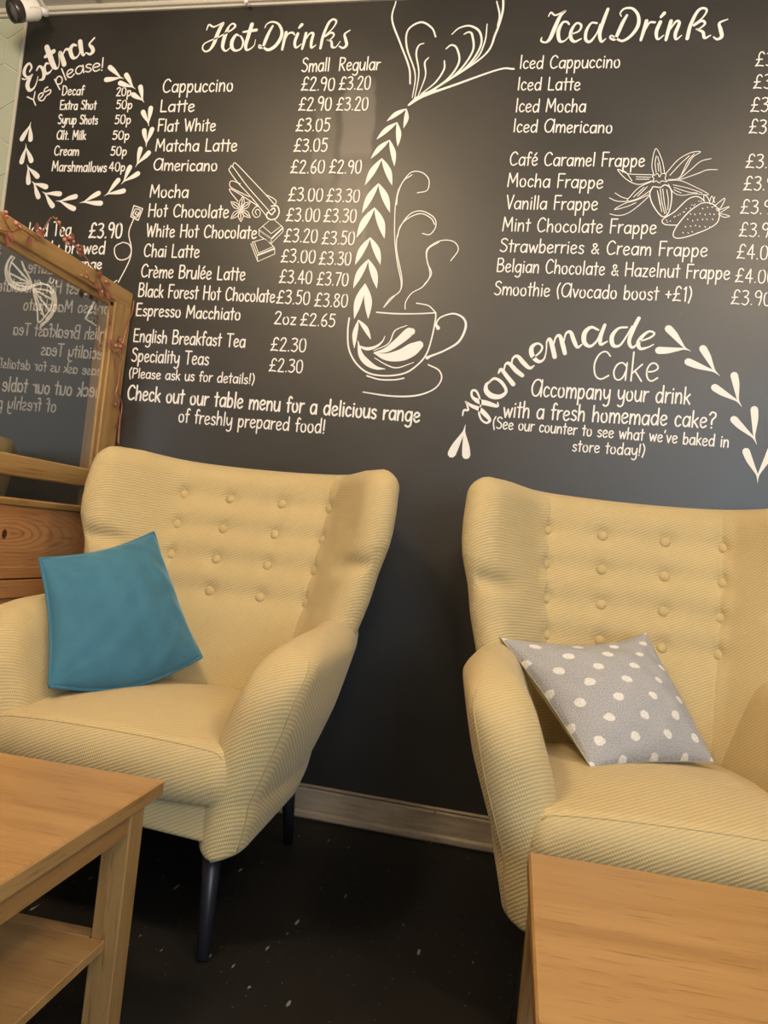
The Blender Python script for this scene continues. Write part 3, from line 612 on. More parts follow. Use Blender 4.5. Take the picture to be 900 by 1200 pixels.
for s_ in ([(345,485,4),(420,440,12),(560,390,10),(760,320,8),(830,317,9)], [(355,385,7),(350,310,8),(310,200,8),(272,90,8),(290,8,5)], [(365,450,4),(378,340,6),(340,220,8),(345,140,8),(405,103,9),(455,130,8),(472,170,7)], [(375,455,4),(395,340,6),(383,250,8),(395,210,7),(418,200,5)], [(390,445,4),(425,350,6),(422,290,8),(440,265,5)], [(395,440,4),(470,380,7),(510,320,8),(512,280,6)], [(410,440,4),(520,370,8),(578,290,9),(570,225,9),(545,208,8),(520,225,6)],
           [(420,435,4),(560,345,8),(640,240,9),(640,165,10),(625,148,8),(602,158,5)], [(430,430,4),(600,320,8),(675,220,9),(675,150,10),(630,120,9),(580,130,7),(547,158,5)], [(450,420,4),(640,290,6),(695,200,7),(708,112,5)], [(470,410,4),(690,260,8),(745,160,10),(778,60,10),(782,-12,10)], [(755,120,5),(765,70,8),(752,8,6)], [(350,482,10),(400,445,20),(470,415,12)]): d.st(s_)
d.build('steam_flourish', 'white painted fan of curling strokes above the chevrons')
d = Draw(390, 240, 4.737)
for s_ in ([(92,630,9),(84,700,9),(90,800,9),(130,880,9),(200,935,9),(300,950,9),(400,935,9),(470,890,9),(520,830,9),(550,740,8),(570,640,8),(572,600,8)], [(243,597,7),(350,605,8),(480,605,7),(567,600,8)], [(465,547,6),(530,560,6),(570,597,6)], [(190,950,8),(260,970,8),(340,972,8),(395,963,8)],
           [(585,685,22),(575,660,10),(600,625,8),(670,605,9),(725,630,11),(738,680,13),(700,760,12),(620,810,10),(545,840,12),(525,850,20)], [(530,888,7),(590,920,8),(603,970,8),(560,1025,8),(460,1060,9),(320,1062,9),(168,1040,6)],
           [(228,822,3),(300,805,28),(370,755,44),(420,712,52),(438,705,40)], [(228,824,3),(300,845,40),(380,835,66),(440,805,72),(480,780,48)], [(228,810,4),(310,770,6),(345,700,6),(412,670,4)], [(232,850,4),(300,890,6),(360,905,7),(450,875,4)],
           [(140,755,4),(155,830,26),(190,875,34),(240,905,20),(292,912,3)], [(145,785,8),(190,800,18),(240,788,14),(275,760,8),(290,730,4)]): d.st(s_)
blade(d, (143,640), (120,797), 28, 8); blade(d, (143,640), (212,748), 26, -8)
d.build('coffee_cup_drawing', 'white line drawing of a coffee cup on a saucer')
d = Draw(390, 240, 4.737)
for s_ in ([(283,570),(320,520),(370,485),(380,430),(360,330),(345,200),(345,60),(352,-20),(372,-95),(430,-175),(490,-180),(533,-140),(525,-80),(470,-65)], [(355,0),(362,-60),(392,-130),(440,-165)], [(283,570),(340,510),(378,470),(383,400),(355,250),(365,150),(420,60),(490,35),(560,70),(572,120),(540,165),(498,160)], [(360,180),(375,120),(425,72),(490,50),(545,75),(565,110)],
           [(402,580),(405,540),(440,490),(500,455),(540,390),(520,290),(530,240),(600,200),(670,205),(697,250),(655,312)], [(500,455),(548,385),(525,320),(528,250),(590,208)]): d.st(s_, 5.5)
d.build('steam_drawing', 'thin white curls of painted steam above the cup')
d = Draw(255, 180, 8.567)
d.strs("490,625 340,440 210,300 120,175 130,145 155,135 300,330 520,580|155,140 160,110 190,105 330,250 500,430 580,520|500,420 560,450 590,480 578,515|230,305 145,275 122,310 150,350 320,435|205,480 130,385 150,365 410,530|410,530 380,540 350,590 380,640 420,630 430,590 405,560 380,585 395,615", 8)
d.strs("540,530 600,530 620,590 590,650 530,665 492,630 510,590 545,615 565,590 580,575 565,550 535,570", 13)
d.strs("!515,680 415,765 540,862|!575,670 660,745 540,862|!460,735 540,805 645,725|!415,765 420,825 540,905 658,785 660,745|!540,862 540,905|!460,860 350,890 400,1020 575,950 540,910|!375,895 412,1000 560,935|!335,905 405,1085 575,1010 575,950|!400,1020 405,1085|!480,860 540,915", 7)
d.strs("!425,775 540,858 652,752|!402,1022 570,958", 15)
for tx, ty in ((255,435),(330,490),(330,645),(235,685),(135,655),(135,485)):
    cx, cy = 235, 562; vx, vy = tx-cx, ty-cy; L_ = math.hypot(vx, vy); nx, ny = -vy/L_, vx/L_
    for k_ in (1, -1): d.st([(cx, cy), (cx+vx*.45+nx*26*k_, cy+vy*.45+ny*26*k_), (cx+vx*.75+nx*18*k_, cy+vy*.75+ny*18*k_), (tx, ty)], 7)
    d.st([(cx+vx*.2, cy+vy*.2), (cx+vx*.8, cy+vy*.8)], 9)
d.build('spice_and_chocolate_drawing', 'white line drawing of cinnamon sticks, star anise and chocolate squares')
d = Draw(700, 165, 5.294)
d.strs("350,215 338,150 362,50 400,120 418,205|365,200 358,140 366,95|395,200 388,150 374,100|380,190 375,140|425,205 500,120 580,75 640,70 590,105 545,180 500,235 440,242|520,215 560,130 600,82|450,215 520,140 570,95|500,245 580,180 640,130 705,112|515,242 620,205 680,182 745,180|345,212 260,210 190,205 125,178 180,240 255,272 340,250|128,180 175,195 215,250|240,225 330,228|240,240 320,240|335,255 260,290 210,340 185,375 250,360 330,310|225,350 290,290|250,345 310,285|75,355 120,375 180,378|110,325 150,350 185,360|320,335 240,370 170,390 105,428 180,410 240,385|320,345 260,400 190,450 130,465 78,455", 5)
d.strs("430,250 510,248 600,285 690,335 600,330 520,340 470,320 440,270|470,275 560,295 650,325|475,290 560,318 620,325|475,305 520,325", 4.5)
d.strs("345,285 325,330 345,400 400,470 440,450 460,370 455,300 420,275 390,290 345,285", 7)
d.strs("372,310 385,380 400,440|390,300 400,380 418,455|405,300 415,380 428,450|430,305 440,370 436,430|378,330 392,400|355,215 375,205 385,225 400,205 425,210 420,235 430,255 400,250 385,262 365,250 345,258 350,235 340,222 355,215", 5)
d.strs("665,375 620,347 560,365 480,440 405,490 420,520 495,525|640,390 570,440 500,520 470,580 490,605 560,595 680,550 745,505 755,440 725,400 680,385 640,390", 6.5)
d.strs("660,375 662,338 685,355 700,395|695,380 710,345 727,385|715,385 728,350|720,410 790,357 765,415 735,425|740,435 818,410 765,445|755,450 820,468 785,475 750,455", 5)
rs = random.Random(3)
for i in range(9):
    for j in range(5):
        x = 500+i*30+(j % 2)*14+rs.uniform(-4, 4); y = 415+j*38+rs.uniform(-5, 5)
        e_ = ((x-632)*.80+(y-495)*-.6); g_ = ((x-632)*.6+(y-495)*.8)
        if (e_/150)**2+(g_/78)**2 < .85: d.st([(x, y), (x+3, y+4)], 6, False)
for k_ in range(16):
    t_ = k_/15; x = 425+t_*215+rs.uniform(-8, 8); y = 500-t_*125+rs.uniform(-14, 16)*(1-.3*t_); d.st([(x, y), (x+3, y+3)], 5, False)
d.build('fruit_drawing', 'white line drawing of a vanilla flower and two strawberries')
d = Draw(0, 230, 5.4545)
d.strs("130,345 70,390 38,460 50,540 100,590 160,602 210,580 260,562 312,572 352,620 362,690 330,770 260,838", 10)
d.strs("120,352 62,410 48,480 75,555 135,590 205,572 260,555 320,580 345,640 345,710 310,780 262,822", 8)
d.strs("130,345 150,440 205,562 140,575 85,548 62,490 78,420 130,345|205,562 75,420|205,562 62,492|205,562 92,552", 10)
d.strs("212,590 275,597 322,612 338,660 325,715 290,770 248,805 240,720 212,590|212,592 335,660|212,592 320,730|215,595 285,770", 10)
d.strs("110,590 165,595 210,575 260,560|330,610 352,670 335,740 300,785", 15)
for x, y in ((110,455),(125,480),(140,500),(108,510),(130,530),(120,550),(150,530),(155,470),(275,615),(290,640),(262,640),(285,680),(265,690),(250,720),(262,745)): d.st([(x, y), (x+6, y+9)], 6, False)
d.build('citrus_drawing', 'white line drawing of two citrus slices')
d = Draw(0, 230, 3.2426)
d.strs("!510,36 543,48 526,92 498,78 510,36|515,48 534,55 522,80 506,72 515,48", 4)
d.strs("520,58 514,66 522,72 527,62|508,88 490,140 500,200 490,250 450,328|468,175 440,190 436,215 448,238 470,242 492,230 500,205 490,183 468,175|!445,320 372,372 325,465 415,522|!330,462 375,378", 4)
rs = random.Random(5)
for k_ in range(110):
    u_, v_ = rs.random(), rs.random(); x = 375+u_*45-v_*45+v_*u_*40; y = 378+u_*10+v_*(92+u_*38)
    d.st([(x, y), (x+rs.uniform(-3, 3), y+rs.uniform(-3, 3))], 1.8, False)
d.build('teabag_drawing', 'white line drawing of a teabag on a looped string')

# ------------------------------------------------------------------ glass screen with a wooden frame, at right angles to the wall
XP = -1.4837
scr = empty('glass_screen', (XP, -.9, 0))
tag(scr, 'wood framed glass screen with a knotty pine lower panel, standing against the black wall', 'partition screen')
def part(b, name, mat, parent, label=None):
    off = parent.location
    o = mesh(name, [Vector(v)-off for v in b.v], b.f, mat, parent, smooth=False)
    o.data.transform(Matrix.Identity(4))
    if label: tag(o, label)
    return o
TH = .052; YE = -1.75
def screen_part(name, mat, boxes, label=None):
    b = MB()
    for q in boxes: b.box(*q[:6], q[6] if len(q) > 6 else .003)
    o = b.build(name, mat, scr); o.matrix_parent_inverse = Matrix.Translation(-scr.location)
    if label: tag(o, label)
    return o
screen_part('post', M['frame_z'], [(XP-TH, XP, -.100, -.001, 0, 1.616), (XP-TH+.006, XP-.006, -.122, -.098, 0.99, 1.56)])
screen_part('post', M['frame_z'], [(XP-TH, XP, YE-.1, YE, 0, 1.616)])
screen_part('top_rail', M['frame_y'], [(XP-TH-.001, XP+.001, YE-.1, -.001, 1.563, 1.62, .004), (XP-TH+.006, XP-.006, YE, -.1, 1.543, 1.565)])
screen_part('bottom_rail', M['frame_y'], [(XP-TH, XP, YE, -.1, .944, 1.004, .004)])
screen_part('glass_pane', M['glass'], [(XP-.0110, XP-.0102, YE, -.1, .88, 1.56, .0001)], 'clear glass pane with faint reflections')
screen_part('lower_panel', M['pine'], [(XP-.034, XP-.008, YE, -.1, .69, .862, .001)], 'knotty pine board')
screen_part('lower_panel', M['pine'], [(XP-.034, XP-.008, YE, -.1, .03, .652, .001)], 'lower pine board')
screen_part('panel_rail', M['frame_y'], [(XP-.044, XP-.002, YE, -.1, .860, .884, .005)])
screen_part('panel_rail', M['pine'], [(XP-.044, XP-.004, YE, -.1, .656, .690, .002)])
screen_part('panel_rail', M['pine'], [(XP-.044, XP-.002, YE, -.1, .60, .652, .002)])

# ------------------------------------------------------------------ wing armchair
FAB = M['yellow_fabric']
def back_front_y(z): return interp(z, [.2, .45, .67, .95, 1.06], [.06, .15, .225, .305, .335])
def plan(s, lat):                           # plan curve of the back: flat middle, then wings that swing forward
    a = abs(s); flat, R_, ang = .205, .13, math.radians(48)
    if a < flat: x, y, tx, ty = a, 0, 1, 0
    elif a < flat+R_*ang:
        t = (a-flat)/R_; x = flat+R_*math.sin(t); y = -R_*(1-math.cos(t)); tx, ty = math.cos(t), -math.sin(t)
    else:
        r = a-flat-R_*ang; x = flat+R_*math.sin(ang)+r*math.cos(ang); y = -R_*(1-math.cos(ang))-r*math.sin(ang); tx, ty = math.cos(ang), -math.sin(ang)
    sg = 1 if s >= 0 else -1
    return sg*x*lat, y, sg*ty, -tx           # point, normal towards the sitter (nx, ny)
BCOL = (-.242, -.083, .083, .242); BROW = (.95, .858, .767, .675)
Z0 = .22
def half_len(z):
    base = interp(z, [.2, .60, .72, .785, .825, .86, .95, 1.06], [.40, .475, .50, .508, .52, .530, .533, .526])
    return base
def back_P(a, b, s):
    ztop = 1.07
    u = 2*a-1
    z = Z0+b*(ztop-Z0)
    L = half_len(z)
    R_ = .055; dz = max(0, z-(ztop-R_)); L -= R_-math.sqrt(max(0, R_*R_-dz*dz))
    arc = u*L
    sag = -.018*(1-min(1, (arc/.40)**2))*sstep(.7, 1.06, z)      # top edge dips between the wings
    lat = interp(z, [.2, .45, .7, .9, 1.06], [.76, .86, .95, 1.0, 1.0])
    x, y, nx, ny = plan(arc, lat)
    T_ = interp(abs(arc), [0, .2, .4, .52], [.052, .054, .055, .050])
    da = (1-abs(u))*L; db = min(b*(ztop-Z0), (1-b)*(ztop-Z0)*1.0)
    T_ *= 1-.22*sstep(.84, .78, z)*sstep(.30, .45, abs(arc)) if False else 1
    t = T_*rnd_profile(da, .062)*rnd_profile(db, .055 if b > .5 else .03)
    w_ = t*s
    if s > 0:
        dip = 0
        for bx in BCOL:
            for bz in BROW:
                r2 = (arc-bx)**2+(z+sag-bz)**2
                if r2 < .006: dip += .011*math.exp(-r2/(2*.017**2))
        if .60 < z < 1.03:
            for bz in BROW: dip += .0085*math.exp(-((z+sag-bz)**2)/(2*.021**2))*(1-sstep(.20, .36, abs(arc)))
        dip += .0035*math.exp(-((abs(arc)-.242)**2)/(2*.006**2))*(1 if z > .3 else 0)
        dip += .020*math.exp(-((z-.803-.10*(abs(arc)-.5))**2)/(2*.017**2))*sstep(.36, .47, abs(arc))
        w_ -= dip*min(1, t/.03)
    yc = back_front_y(z)+.052
    wing_lean = -.02*sstep(.3, .5, abs(arc))*sstep(.7, 1, z)
    return (x+nx*w_, yc+y+ny*w_+wing_lean, z+sag)
def arm_P(a, b, s, sg):
    # a: front -> back, b: bottom -> top, s=+1 outer face
    y0 = -.372; y1 = .30
    y = y0+a*(y1-y0)
    zt = interp(y, [-.40, -.34, -.25, -.1, .05, .30], [.61, .628, .642, .652, .656, .66]); zb = interp(y, [-.38, -.33, .1, .30], [.184, .186, .232, .262])
    z = zb+b*(zt-zb)
    R_ = .14; dz = max(0, z-(zt-R_)); f_in = (R_-math.sqrt(max(0, R_*R_-dz*dz)))*.85*(1-a)
    f_in += .02*(1-a)*(1-b)*0
    y += f_in
    c = interp(z, [.18, .30, .45, .60, .70], [.266, .266, .312, .360, .372])
    c += interp(y, [-.4, -.02, .12, .3], [0, .0, -.022, -.06])
    T_ = interp(z, [.18, .26, .45, .60, .70], [.045, .062, .072, .066, .056])
    da = min(a*(y1-y0)*1.05, .2); db1 = (1-b)*(zt-zb); db0 = b*(zt-zb)
    t = T_*rnd_profile(da, .075)*rnd_profile(db1, .07)*rnd_profile(db0, .018, 2.5)
    if a > .97: t *= rnd_profile((1-a)*(y1-y0), .02)
    if s > 0: t += .012*math.sin(math.pi*min(1, a*1.1))*math.sin(math.pi*b)*rnd_profile(db0, .05)
    return (sg*(c+s*t), y, z)
def cushion_P(a, b, s):
    u = 2*a-1; v = b
    yf = -.405+.022*u*u; yb = .18
    y = yf+v*(yb-yf); W_ = .292-.012*v
    R_ = .055; dy = max(0, (yf+R_)-y); W2 = W_-(R_-math.sqrt(max(0, R_*R_-dy*dy)))*.9
    x = u*W2
    da = (1-abs(u))*W2; db = v*(yb-yf); db2 = (1-v)*(yb-yf)
    g = rnd_profile(da, .030, 2.6)*rnd_profile(db, .034, 2.6)*rnd_profile(db2, .02)
    zm = .346; h = .056
    crown = .052*max(0, (1-u*u))**.6*math.sin(math.pi*min(1, .10+v*.80))**.8 if s > 0 else 0
    bulge = 0
    return (x, y-.012*(1-abs(s*g))*1.0*(1 if v < .1 else 0), zm+s*h*g+crown*g)
def base_P(a, b, s):
    u = 2*a-1; x = u*.275; z0, z1 = .195+.012*(1-abs(u)), .315; z = z0+b*(z1-z0)
    t = rnd_profile((1-abs(u))*.275, .02)*rnd_profile(b*(z1-z0), .025)*rnd_profile((1-b)*(z1-z0), .02)
    y = (-.03)+(-.335 if s > 0 else .26)*t
    return (x, y, z)
def make_chair():
    r = empty('wing_armchair', (0, 0, 0))
    bk = puffed('winged_backrest', 190, 130, lambda a, b, s: back_P(a, b, s), lambda a, b, s: ((2*a-1)*.5*s, b*.84), FAB, r, .35)
    for sg in (1, -1):
        if sg > 0: o = puffed('arm', 56, 56, lambda a, b, s: arm_P(a, b, s, 1), lambda a, b, s: (a*.68+(0 if s > 0 else .013), b*.45), FAB, r)
        else: o = puffed('arm', 56, 56, lambda a, b, s: arm_P(a, b, -s, -1), lambda a, b, s: (-a*.68, b*.45), FAB, r)
        # stitched seam that runs down the arm front
        b_ = MB(); pts = []
        for i in range(26):
            q = .04+.90*i/25; p = arm_P(.0, q, 1, sg); p2 = arm_P(.05, q, 1, sg); pts.append((p2[0]+sg*.0006, p2[1]-.0006, p2[2]))
        b_.tube(pts, .0013, 6); b_.build('seam', M['seam'], o, True)
    puffed('seat_frame', 50, 24, base_P, lambda a, b, s: (a*.55, b*.12), FAB, r)
    cu = puffed('seat_cushion', 70, 70, cushion_P, lambda a, b, s: (a*.56+(0 if s > 0 else .2), b*.58), FAB, r, .75)
    # piped seam along the cushion's top edge
    b_ = MB(); pts = []
    for i in range(61):
        a = .02+.96*i/60; p = cushion_P(a, .028, 1); pts.append((p[0], p[1]-.001, p[2]+.0012))
    b_.tube([(q[0], q[1]+.0006, q[2]-.0012) for q in pts], .0016, 6); b_.build('seam', FAB, cu, True)
    for sg in (1, -1):
        b_ = MB(); b_.tube([(sg*.245, -.315, .215), (sg*.258, -.34, .13), (sg*.280, -.388, 0)], [.021, .018, .0125], 14); b_.build('leg', M['black_leg'], r, True)
        b_ = MB(); b_.tube([(sg*.235, .20, .30), (sg*.236, .22, .13), (sg*.236, .262, 0)], [.021, .018, .0125], 14); b_.build('leg', M['black_leg'], r, True)
    # covered buttons, seated in the dimples of the backrest
    for bz in BROW:
        for bx in BCOL:
            best = None                                  # invert back_P for (arc, z)
            z = bz
            for _ in range(6):
                sag = -.018*(1-min(1, (bx/.40)**2))*sstep(.7, 1.06, z); z = bz-sag
            L = half_len(z); a = (bx/L+1)/2; bb = (z-Z0)/(1.07-Z0)
            p = Vector(back_P(a, bb, 1)); pu = Vector(back_P(a+.02, bb, 1))-Vector(back_P(a-.02, bb, 1)); pv = Vector(back_P(a, bb+.035, 1))-Vector(back_P(a, bb-.035, 1))
            n = pu.cross(pv).normalized()
            if n.y > 0: n = -n
            Mx = Matrix.Translation(p-n*.001) @ n.to_track_quat('Z', 'Y').to_matrix().to_4x4()
            b_ = MB(); b_.lathe([(.011, 0), (.0138, .0026), (.0138, .0048), (.0115, .0078), (.0065, .0098), (.0015, .0104)], 16, Mx)
            b_.build('button', M['button'], bk, True)
    return r
def copy_tree(o, parent=None):
    c = o.copy(); COL.objects.link(c)
    if parent: c.parent = parent
    for ch in list(o.children): copy_tree(ch, c)
    return c
chairA = make_chair()
chairB = copy_tree(chairA)
chairA.location = (-.89, -.50, 0); chairA.rotation_euler = (0, 0, 0)
chairB.location = (.240, -.497, 0); chairB.rotation_euler = (0, 0, math.radians(7))
tag(chairA, 'yellow button-back wing armchair by the glass screen, with the blue cushion on its seat', 'armchair', 'yellow wing armchairs')
tag(chairB, 'yellow button-back wing armchair on the right, with the grey polka dot cushion on its seat', 'armchair', 'yellow wing armchairs')

# ------------------------------------------------------------------ cushions
def make_pillow(name, C4, thick, mat, back_mat, nrm_hint, bow=.05, seed=1, size=.40, piping=None, sags=(0, 0)):
    TL, TR, BR, BL = [Vector(c) for c in C4]; ctr = (TL+TR+BR+BL)/4
    n = ((TR-BL).cross(TL-BR)).normalized()
    if n.dot(Vector(nrm_hint)) < 0: n = -n
    r = empty(name, ctr); rs = random.Random(seed)
    ph = [(rs.uniform(-3, 3), rs.uniform(-3, 3), rs.uniform(0, 6.28), rs.uniform(.4, 1)) for _ in range(10)]
    def P(a, b, s):
        bu = 1-bow*math.sin(math.pi*b)*2*(.5-abs(a-.5))*0
        aa = .5+(a-.5)*(1-bow*2*math.sin(math.pi*b)*abs(2*a-1)**2); bb = .5+(b-.5)*(1-bow*2*math.sin(math.pi*a)*abs(2*b-1)**2)
        p = (BL*(1-aa)+BR*aa)*(1-bb)+(TL*(1-aa)+TR*aa)*bb
        p = p+(BL-TL).normalized()*(sags[0]*math.sin(math.pi*a)*(1-b)**2+sags[1]*math.sin(math.pi*a)*b**2)
        e = max(0, math.sin(math.pi*a)*math.sin(math.pi*b))
        t = thick*e**.5
        edge = 1-e
        wr = 0
        for (kx, ky, p0, am) in ph: wr += am*math.sin((kx*6*a+ky*6*b)*2+p0)
        # corner-pulled creases
        for ca, cb in ((0, 0), (1, 0), (0, 1), (1, 1)):
            da, db = abs(a-ca), abs(b-cb); rr = math.hypot(da, db)+1e-6; an = math.atan2(db, da)
            wr += 4.2*math.sin(an*13+ca*2+cb)*math.exp(-rr*4.5)*min(1, rr*8)
        t += .0011*wr*min(1, e*4)
        return p+n*(s*t)-ctr
    flip = ((BR-BL).cross(TL-BL)).dot(n) < 0
    N = 60; A = knots(N, .4); verts = {1: [], -1: []}
    for s in (1, -1):
        vs = [P(a, b, s) for b in A for a in A]; uv = [((a if s > 0 else -a)*size, b*size) for b in A for a in A]
        fs = [(j*(N+1)+i, j*(N+1)+i+1, (j+1)*(N+1)+i+1, (j+1)*(N+1)+i) for j in range(N) for i in range(N)]
        if (s < 0) != flip: fs = [f[::-1] for f in fs]
        o = mesh('front_panel' if s > 0 else 'back_panel', vs, fs, mat if s > 0 else back_mat, r, uv)
    b_ = MB(); loop = [P(a, 0, 1) for a in A]+[P(1, a, 1) for a in A[1:]]+[P(a, 1, 1) for a in A[::-1][1:]]+[P(0, a, 1) for a in A[::-1][1:]]
    b_.tube(loop, piping[0] if piping else .0015, 8); b_.build('piping' if piping else 'edge_seam', piping[1] if piping else back_mat, r, True)
    return r
def pt(px, py, Y): return at_y(px, py, Y)
p = make_pillow('cushion', [pt(47, 655, -.68), pt(180, 624, -.345), pt(236, 770, -.42), pt(58, 804, -.77)], .085, M['velvet'], M['velvet'], (.3, -1, .2), .035, 4, .4, (.0045, M['velvet']), (.052, .008))
tag(p, 'blue velvet square cushion with piped edge, leaning on the seat of the left yellow armchair', 'cushion')
p = make_pillow('cushion', [pt(586, 747, -.45), pt(757, 741, -.33), pt(837, 893, -.49), pt(692, 899, -.655)], .082, M['polka'], M['beige_back'], (-.2, -1, .4), .03, 9, .4, None, (.004, .035))
tag(p, 'grey cushion with white polka dots, leaning on the seat of the right yellow armchair', 'cushion')

# ------------------------------------------------------------------ coffee tables
def make_table(W_, D_):
    # origin: floor point under one back corner of the top; runs to local +x and -y
    t = empty('coffee_table', (0, 0, 0)); ZT = .40; tt = .028
    b = MB(); b.box(0, W_, -D_, 0, ZT-tt, ZT, .0025); tp = b.build('table_top', M['oak'], t)
    for x in (0, W_): b = MB(); b.box(x-.0008, x+.0008, -D_+.003, -.003, ZT-tt+.002, ZT-.003, .0003); b.build('edge_band', M['oak_y'], tp)
    i = .003; lg = .048; oy = .062
    for x in (i, W_-i-lg):
        for y in (-oy-lg, -D_+oy):
            b = MB(); b.box(x, x+lg, y, y+lg, 0, ZT-tt, .002); b.build('leg', M['oak_leg'], t)
    for x in (i+.004, W_-i-.022): b = MB(); b.box(x, x+.018, -D_+oy+lg, -oy-lg, ZT-tt-.036, ZT-tt, .001); b.build('apron', M['oak_y'], t)
    for y in (-oy-.022, -D_+oy+.004): b = MB(); b.box(i+lg, W_-i-lg, y, y+.018, ZT-tt-.036, ZT-tt, .001); b.build('apron', M['oak'], t)
    b = MB(); x0, x1 = i+.022, W_-i-.022; ya, yb = -oy-lg, -D_+oy+lg
    b.box(x0, x1, yb, ya, .143, .160, .0015); b.box(x0+.03, x1-.03, ya, ya+.03, .143, .160, .0015); b.box(x0+.03, x1-.03, yb-.03, yb, .143, .160, .0015)
    b.build('shelf', M['oak'], t)
    return t
tA = make_table(.76, .58)
tB = copy_tree(tA)
a_ = math.radians(2.4)
tA.rotation_euler = (0, 0, a_); tA.location = (-.6497-.76*math.cos(a_), -1.0671-.76*math.sin(a_), 0)
tB.rotation_euler = (0, 0, math.radians(2.8)); tB.location = (.0039, -1.0865, 0)
tag(tA, 'oak coffee table with a lower shelf in front of the left armchair', 'coffee table', 'oak coffee tables')
tag(tB, 'oak coffee table in front of the right armchair, only its top in view', 'coffee table', 'oak coffee tables')

# ------------------------------------------------------------------ security camera
sc_ = empty('security_camera', at_y(52, 5, -.05)); base = Vector(sc_.location)
tag(sc_, 'white bullet security camera with a dark front ring, high in the left corner', 'camera')
cA = at_y(14.0, 13.0, -.20); cB = at_y(43, 11.0, -.135)
ax = (cA-cB).normalized(); L_ = (cA-cB).length
def local(v): return Vector(v)-base
Mx = Matrix.Translation(local(cB)) @ ax.to_track_quat('Z', 'Y').to_matrix().to_4x4()
R0 = .0335
b = MB(); b.lathe([(.020, -.004), (R0*.9, 0), (R0, .006), (R0, L_*.68), (R0*.98, L_*.70)], 28, Mx); b.build('body', M['white_plastic'], sc_, True)
b = MB(); b.lathe([(R0*.9, L_*.68), (R0*1.06, L_*.69), (R0*1.08, L_), (R0*.96, L_*1.02), (R0*.90, L_*.96), (.004, L_*.95)], 28, Mx); hd = b.build('front_ring', M['dark_plastic'], sc_, True)
b = MB(); b.lathe([(R0*.85, L_*.955), (R0*.83, L_*.975), (R0*.45, L_*.975), (R0*.42, L_*.99), (R0*.12, L_*.995)], 24, Mx); b.build('lens', M['lens_glass'], sc_, True)
b = MB()                                             # faint grey maker's mark on the barrel
side = ax.cross(Vector((0, 0, 1))).normalized()
toc = (CAM-cB).normalized(); toc = (toc-ax*toc.dot(ax)).normalized(); upv = ax.cross(toc)
if upv.z < 0: upv = -upv
for k in range(6):
    q = local(cB)+ax*(L_*(.12+.065*k))+toc*(R0+.0002)+upv*.006
    b.tube([q-upv*(.0025 if k else .004), q+upv*(.0025 if k else .004)], .0012, 5)
b.build('marking', simple('grey_print', (.40, .36, .33), .6), sc_)
b = MB(); w1 = at_y(50, 3, -.0005)
b.tube([local(cB)-ax*.004, local(cB)-ax*.02+Vector((0, .02, .0)), local(w1)+Vector((0, -.035, -.005)), local(w1)+Vector((0, -.012, 0))], [.012, .013, .012, .014], 14); b.build('bracket', M['white_plastic'], sc_, True)
b = MB(); b.lathe([(.030, 0), (.030, .008), (.022, .014), (.012, .016)], 24, Matrix.Translation(local(w1)) @ Vector((0, -1, 0)).to_track_quat('Z', 'Y').to_matrix().to_4x4()); b.build('mounting_plate', M['white_plastic'], sc_, True)

# small white hook on the cornice
hk = at_y(290.5, 5.5, -.022); b = MB(); b.lathe([(.006, 0), (.0065, .004), (.005, .008), (.0045, .014), (.008, .017), (.008, .022), (.003, .025)], 14, Matrix.Translation((hk.x, -.020, hk.z)) @ Vector((0, -1, 0)).to_track_quat('Z', 'Y').to_matrix().to_4x4())
tag(b.build('ceiling_hook', M['white_plastic'], None, True), 'tiny white hook on the cornice above the hot drinks heading', 'hook')

# ------------------------------------------------------------------ copper vine wound round the screen frame
vine = empty('copper_vine', at_x(120, 330, XP+.01)); vb = Vector(vine.location)
tag(vine, 'thin copper coloured vine garland with leaves and buds wound round the glass screen frame', 'garland')
def vp(px, py, off): return at_x(px, py, XP+off)-vb
STEMS = [[(0,269,.012),(12,271,.014),(24,268,.016),(36,275,.014),(46,280,.012),(54,264,-.006),(60,255,-.03)], [(3,250,.012),(8,262,.015),(14,272,.014)],
         [(62,254,-.03),(70,264,-.024),(76,276,-.02),(84,284,-.012),(94,294,-.004),(102,304,.006),(108,312,.01),(114,320,.014),(119,332,.016),(124,342,.014),(128,352,.012),(129,366,.012),(130,378,.012),(129,392,.012),(128,404,.014),(131,411,.014),(137,414,.012)],
         [(157,352,.006),(155,366,.006),(149,382,.010),(146,394,.010),(143,408,.012),(141,414,.012)], [(137,414,.012),(141,420,.012),(140,436,.012),(138,452,.012),(135,464,.012),(139,478,.012),(140,492,.012),(139,505,.010),(138,520,.012)],
         [(133,418,.012),(136,432,.012),(137,446,.012),(139,460,.010),(143,474,.008),(141,492,.010),(140,506,.010),(139,522,.012)], [(94,322,.012),(104,328,.014),(112,334,.016),(118,340,.018)], [(101,318,.012),(104,326,.014)]]
b = MB()
for st_ in STEMS: b.tube([Vector(q) for q in catmull([vp(*p) for p in st_], 5)], .0022, 6)
b.build('stem', M['copper_stem'], vine, True)
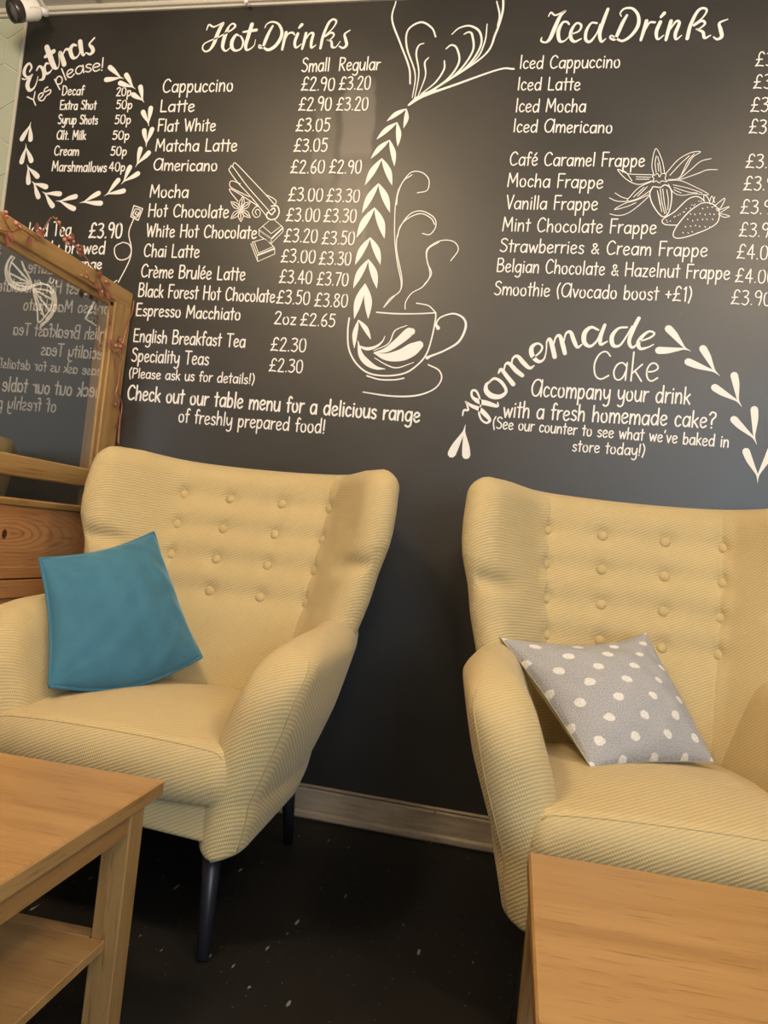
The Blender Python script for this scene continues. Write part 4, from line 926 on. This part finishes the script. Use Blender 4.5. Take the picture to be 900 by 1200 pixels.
def leaf(px, py, off, ang, L_, wd):
    c = vp(px, py, off); dr = Vector((0, math.cos(ang), math.sin(ang))); sd = Vector((0, -math.sin(ang), math.cos(ang))); up = Vector((1, 0, 0)); vs = []; fs = []; n = 7
    for i in range(n+1):
        t = i/n; w_ = wd*math.sin(math.pi*(.06+.9*t))**.8; h = .35*L_*math.sin(t*2.2)*.5
        for k, e in ((-1, .25*w_), (0, 0), (1, .25*w_)): vs.append(c+dr*(t*L_)+sd*(k*w_)+up*(h+e))
    for i in range(n):
        for k in (0, 1): q = i*3+k; fs.append((q, q+1, q+4, q+3))
    m0 = len(vs); vs += [v-up*.0008 for v in vs]; fs += [tuple(m0+i for i in f[::-1]) for f in fs]
    mesh('leaf', vs, fs, M['copper_leaf'], vine)
rs = random.Random(11)
for q in ((8,276,.014,-1.6,.030,.011),(10,272,.016,-1.0,.026,.010),(36,278,.014,-2.2,.032,.012),(42,273,.014,.3,.030,.011),(40,270,.010,1.4,.024,.009),(80,278,-.014,.6,.026,.009),(90,292,-.006,-.6,.026,.010),(96,296,.0,2.3,.024,.009),(114,330,.016,-2.4,.034,.012),(116,338,.016,-1.4,.032,.012),(122,336,.018,.5,.030,.011),(124,344,.016,-.4,.028,.011),(118,326,.016,2.4,.028,.010),(129,372,.012,-1.8,.030,.006),(128,396,.012,-1.2,.028,.006),(138,402,.014,1.9,.026,.009),(142,408,.014,.4,.024,.009),(134,470,.012,-1.2,.022,.007),(146,489,.010,.5,.034,.014),(144,516,.012,.3,.034,.013),(137,495,.012,-2.0,.024,.006)): leaf(*q)
def bud(px, py, off, r_):
    r_ *= .72
    b = MB(); b.lathe([(r_*.3, -r_), (r_*.8, -r_*.6), (r_, 0), (r_*.8, r_*.6), (r_*.25, r_*1.05)], 10, Matrix.Translation(vp(px, py, off)) @ Matrix.Rotation(rs.uniform(0, 3), 4, 'X')); b.build('bud', M['bud'], vine, True)
for q in ((7,249,.014,.008),(8,254,.016,.006),(19,262,.018,.009),(23,266,.018,.007),(69,261,-.026,.009),(66,256,-.028,.005),(76,281,-.012,.010),(82,279,-.012,.010),(80,286,-.008,.009),(86,283,-.010,.008),(92,288,-.004,.007),(96,323,.014,.006),(102,325,.014,.005),(124,330,.018,.008),(127,334,.016,.007),(119,342,.018,.008),(140,398,.016,.009),(136,405,.018,.009),(141,406,.018,.010),(138,411,.016,.008),(143,402,.014,.007),(135,474,.014,.006)): bud(*q)
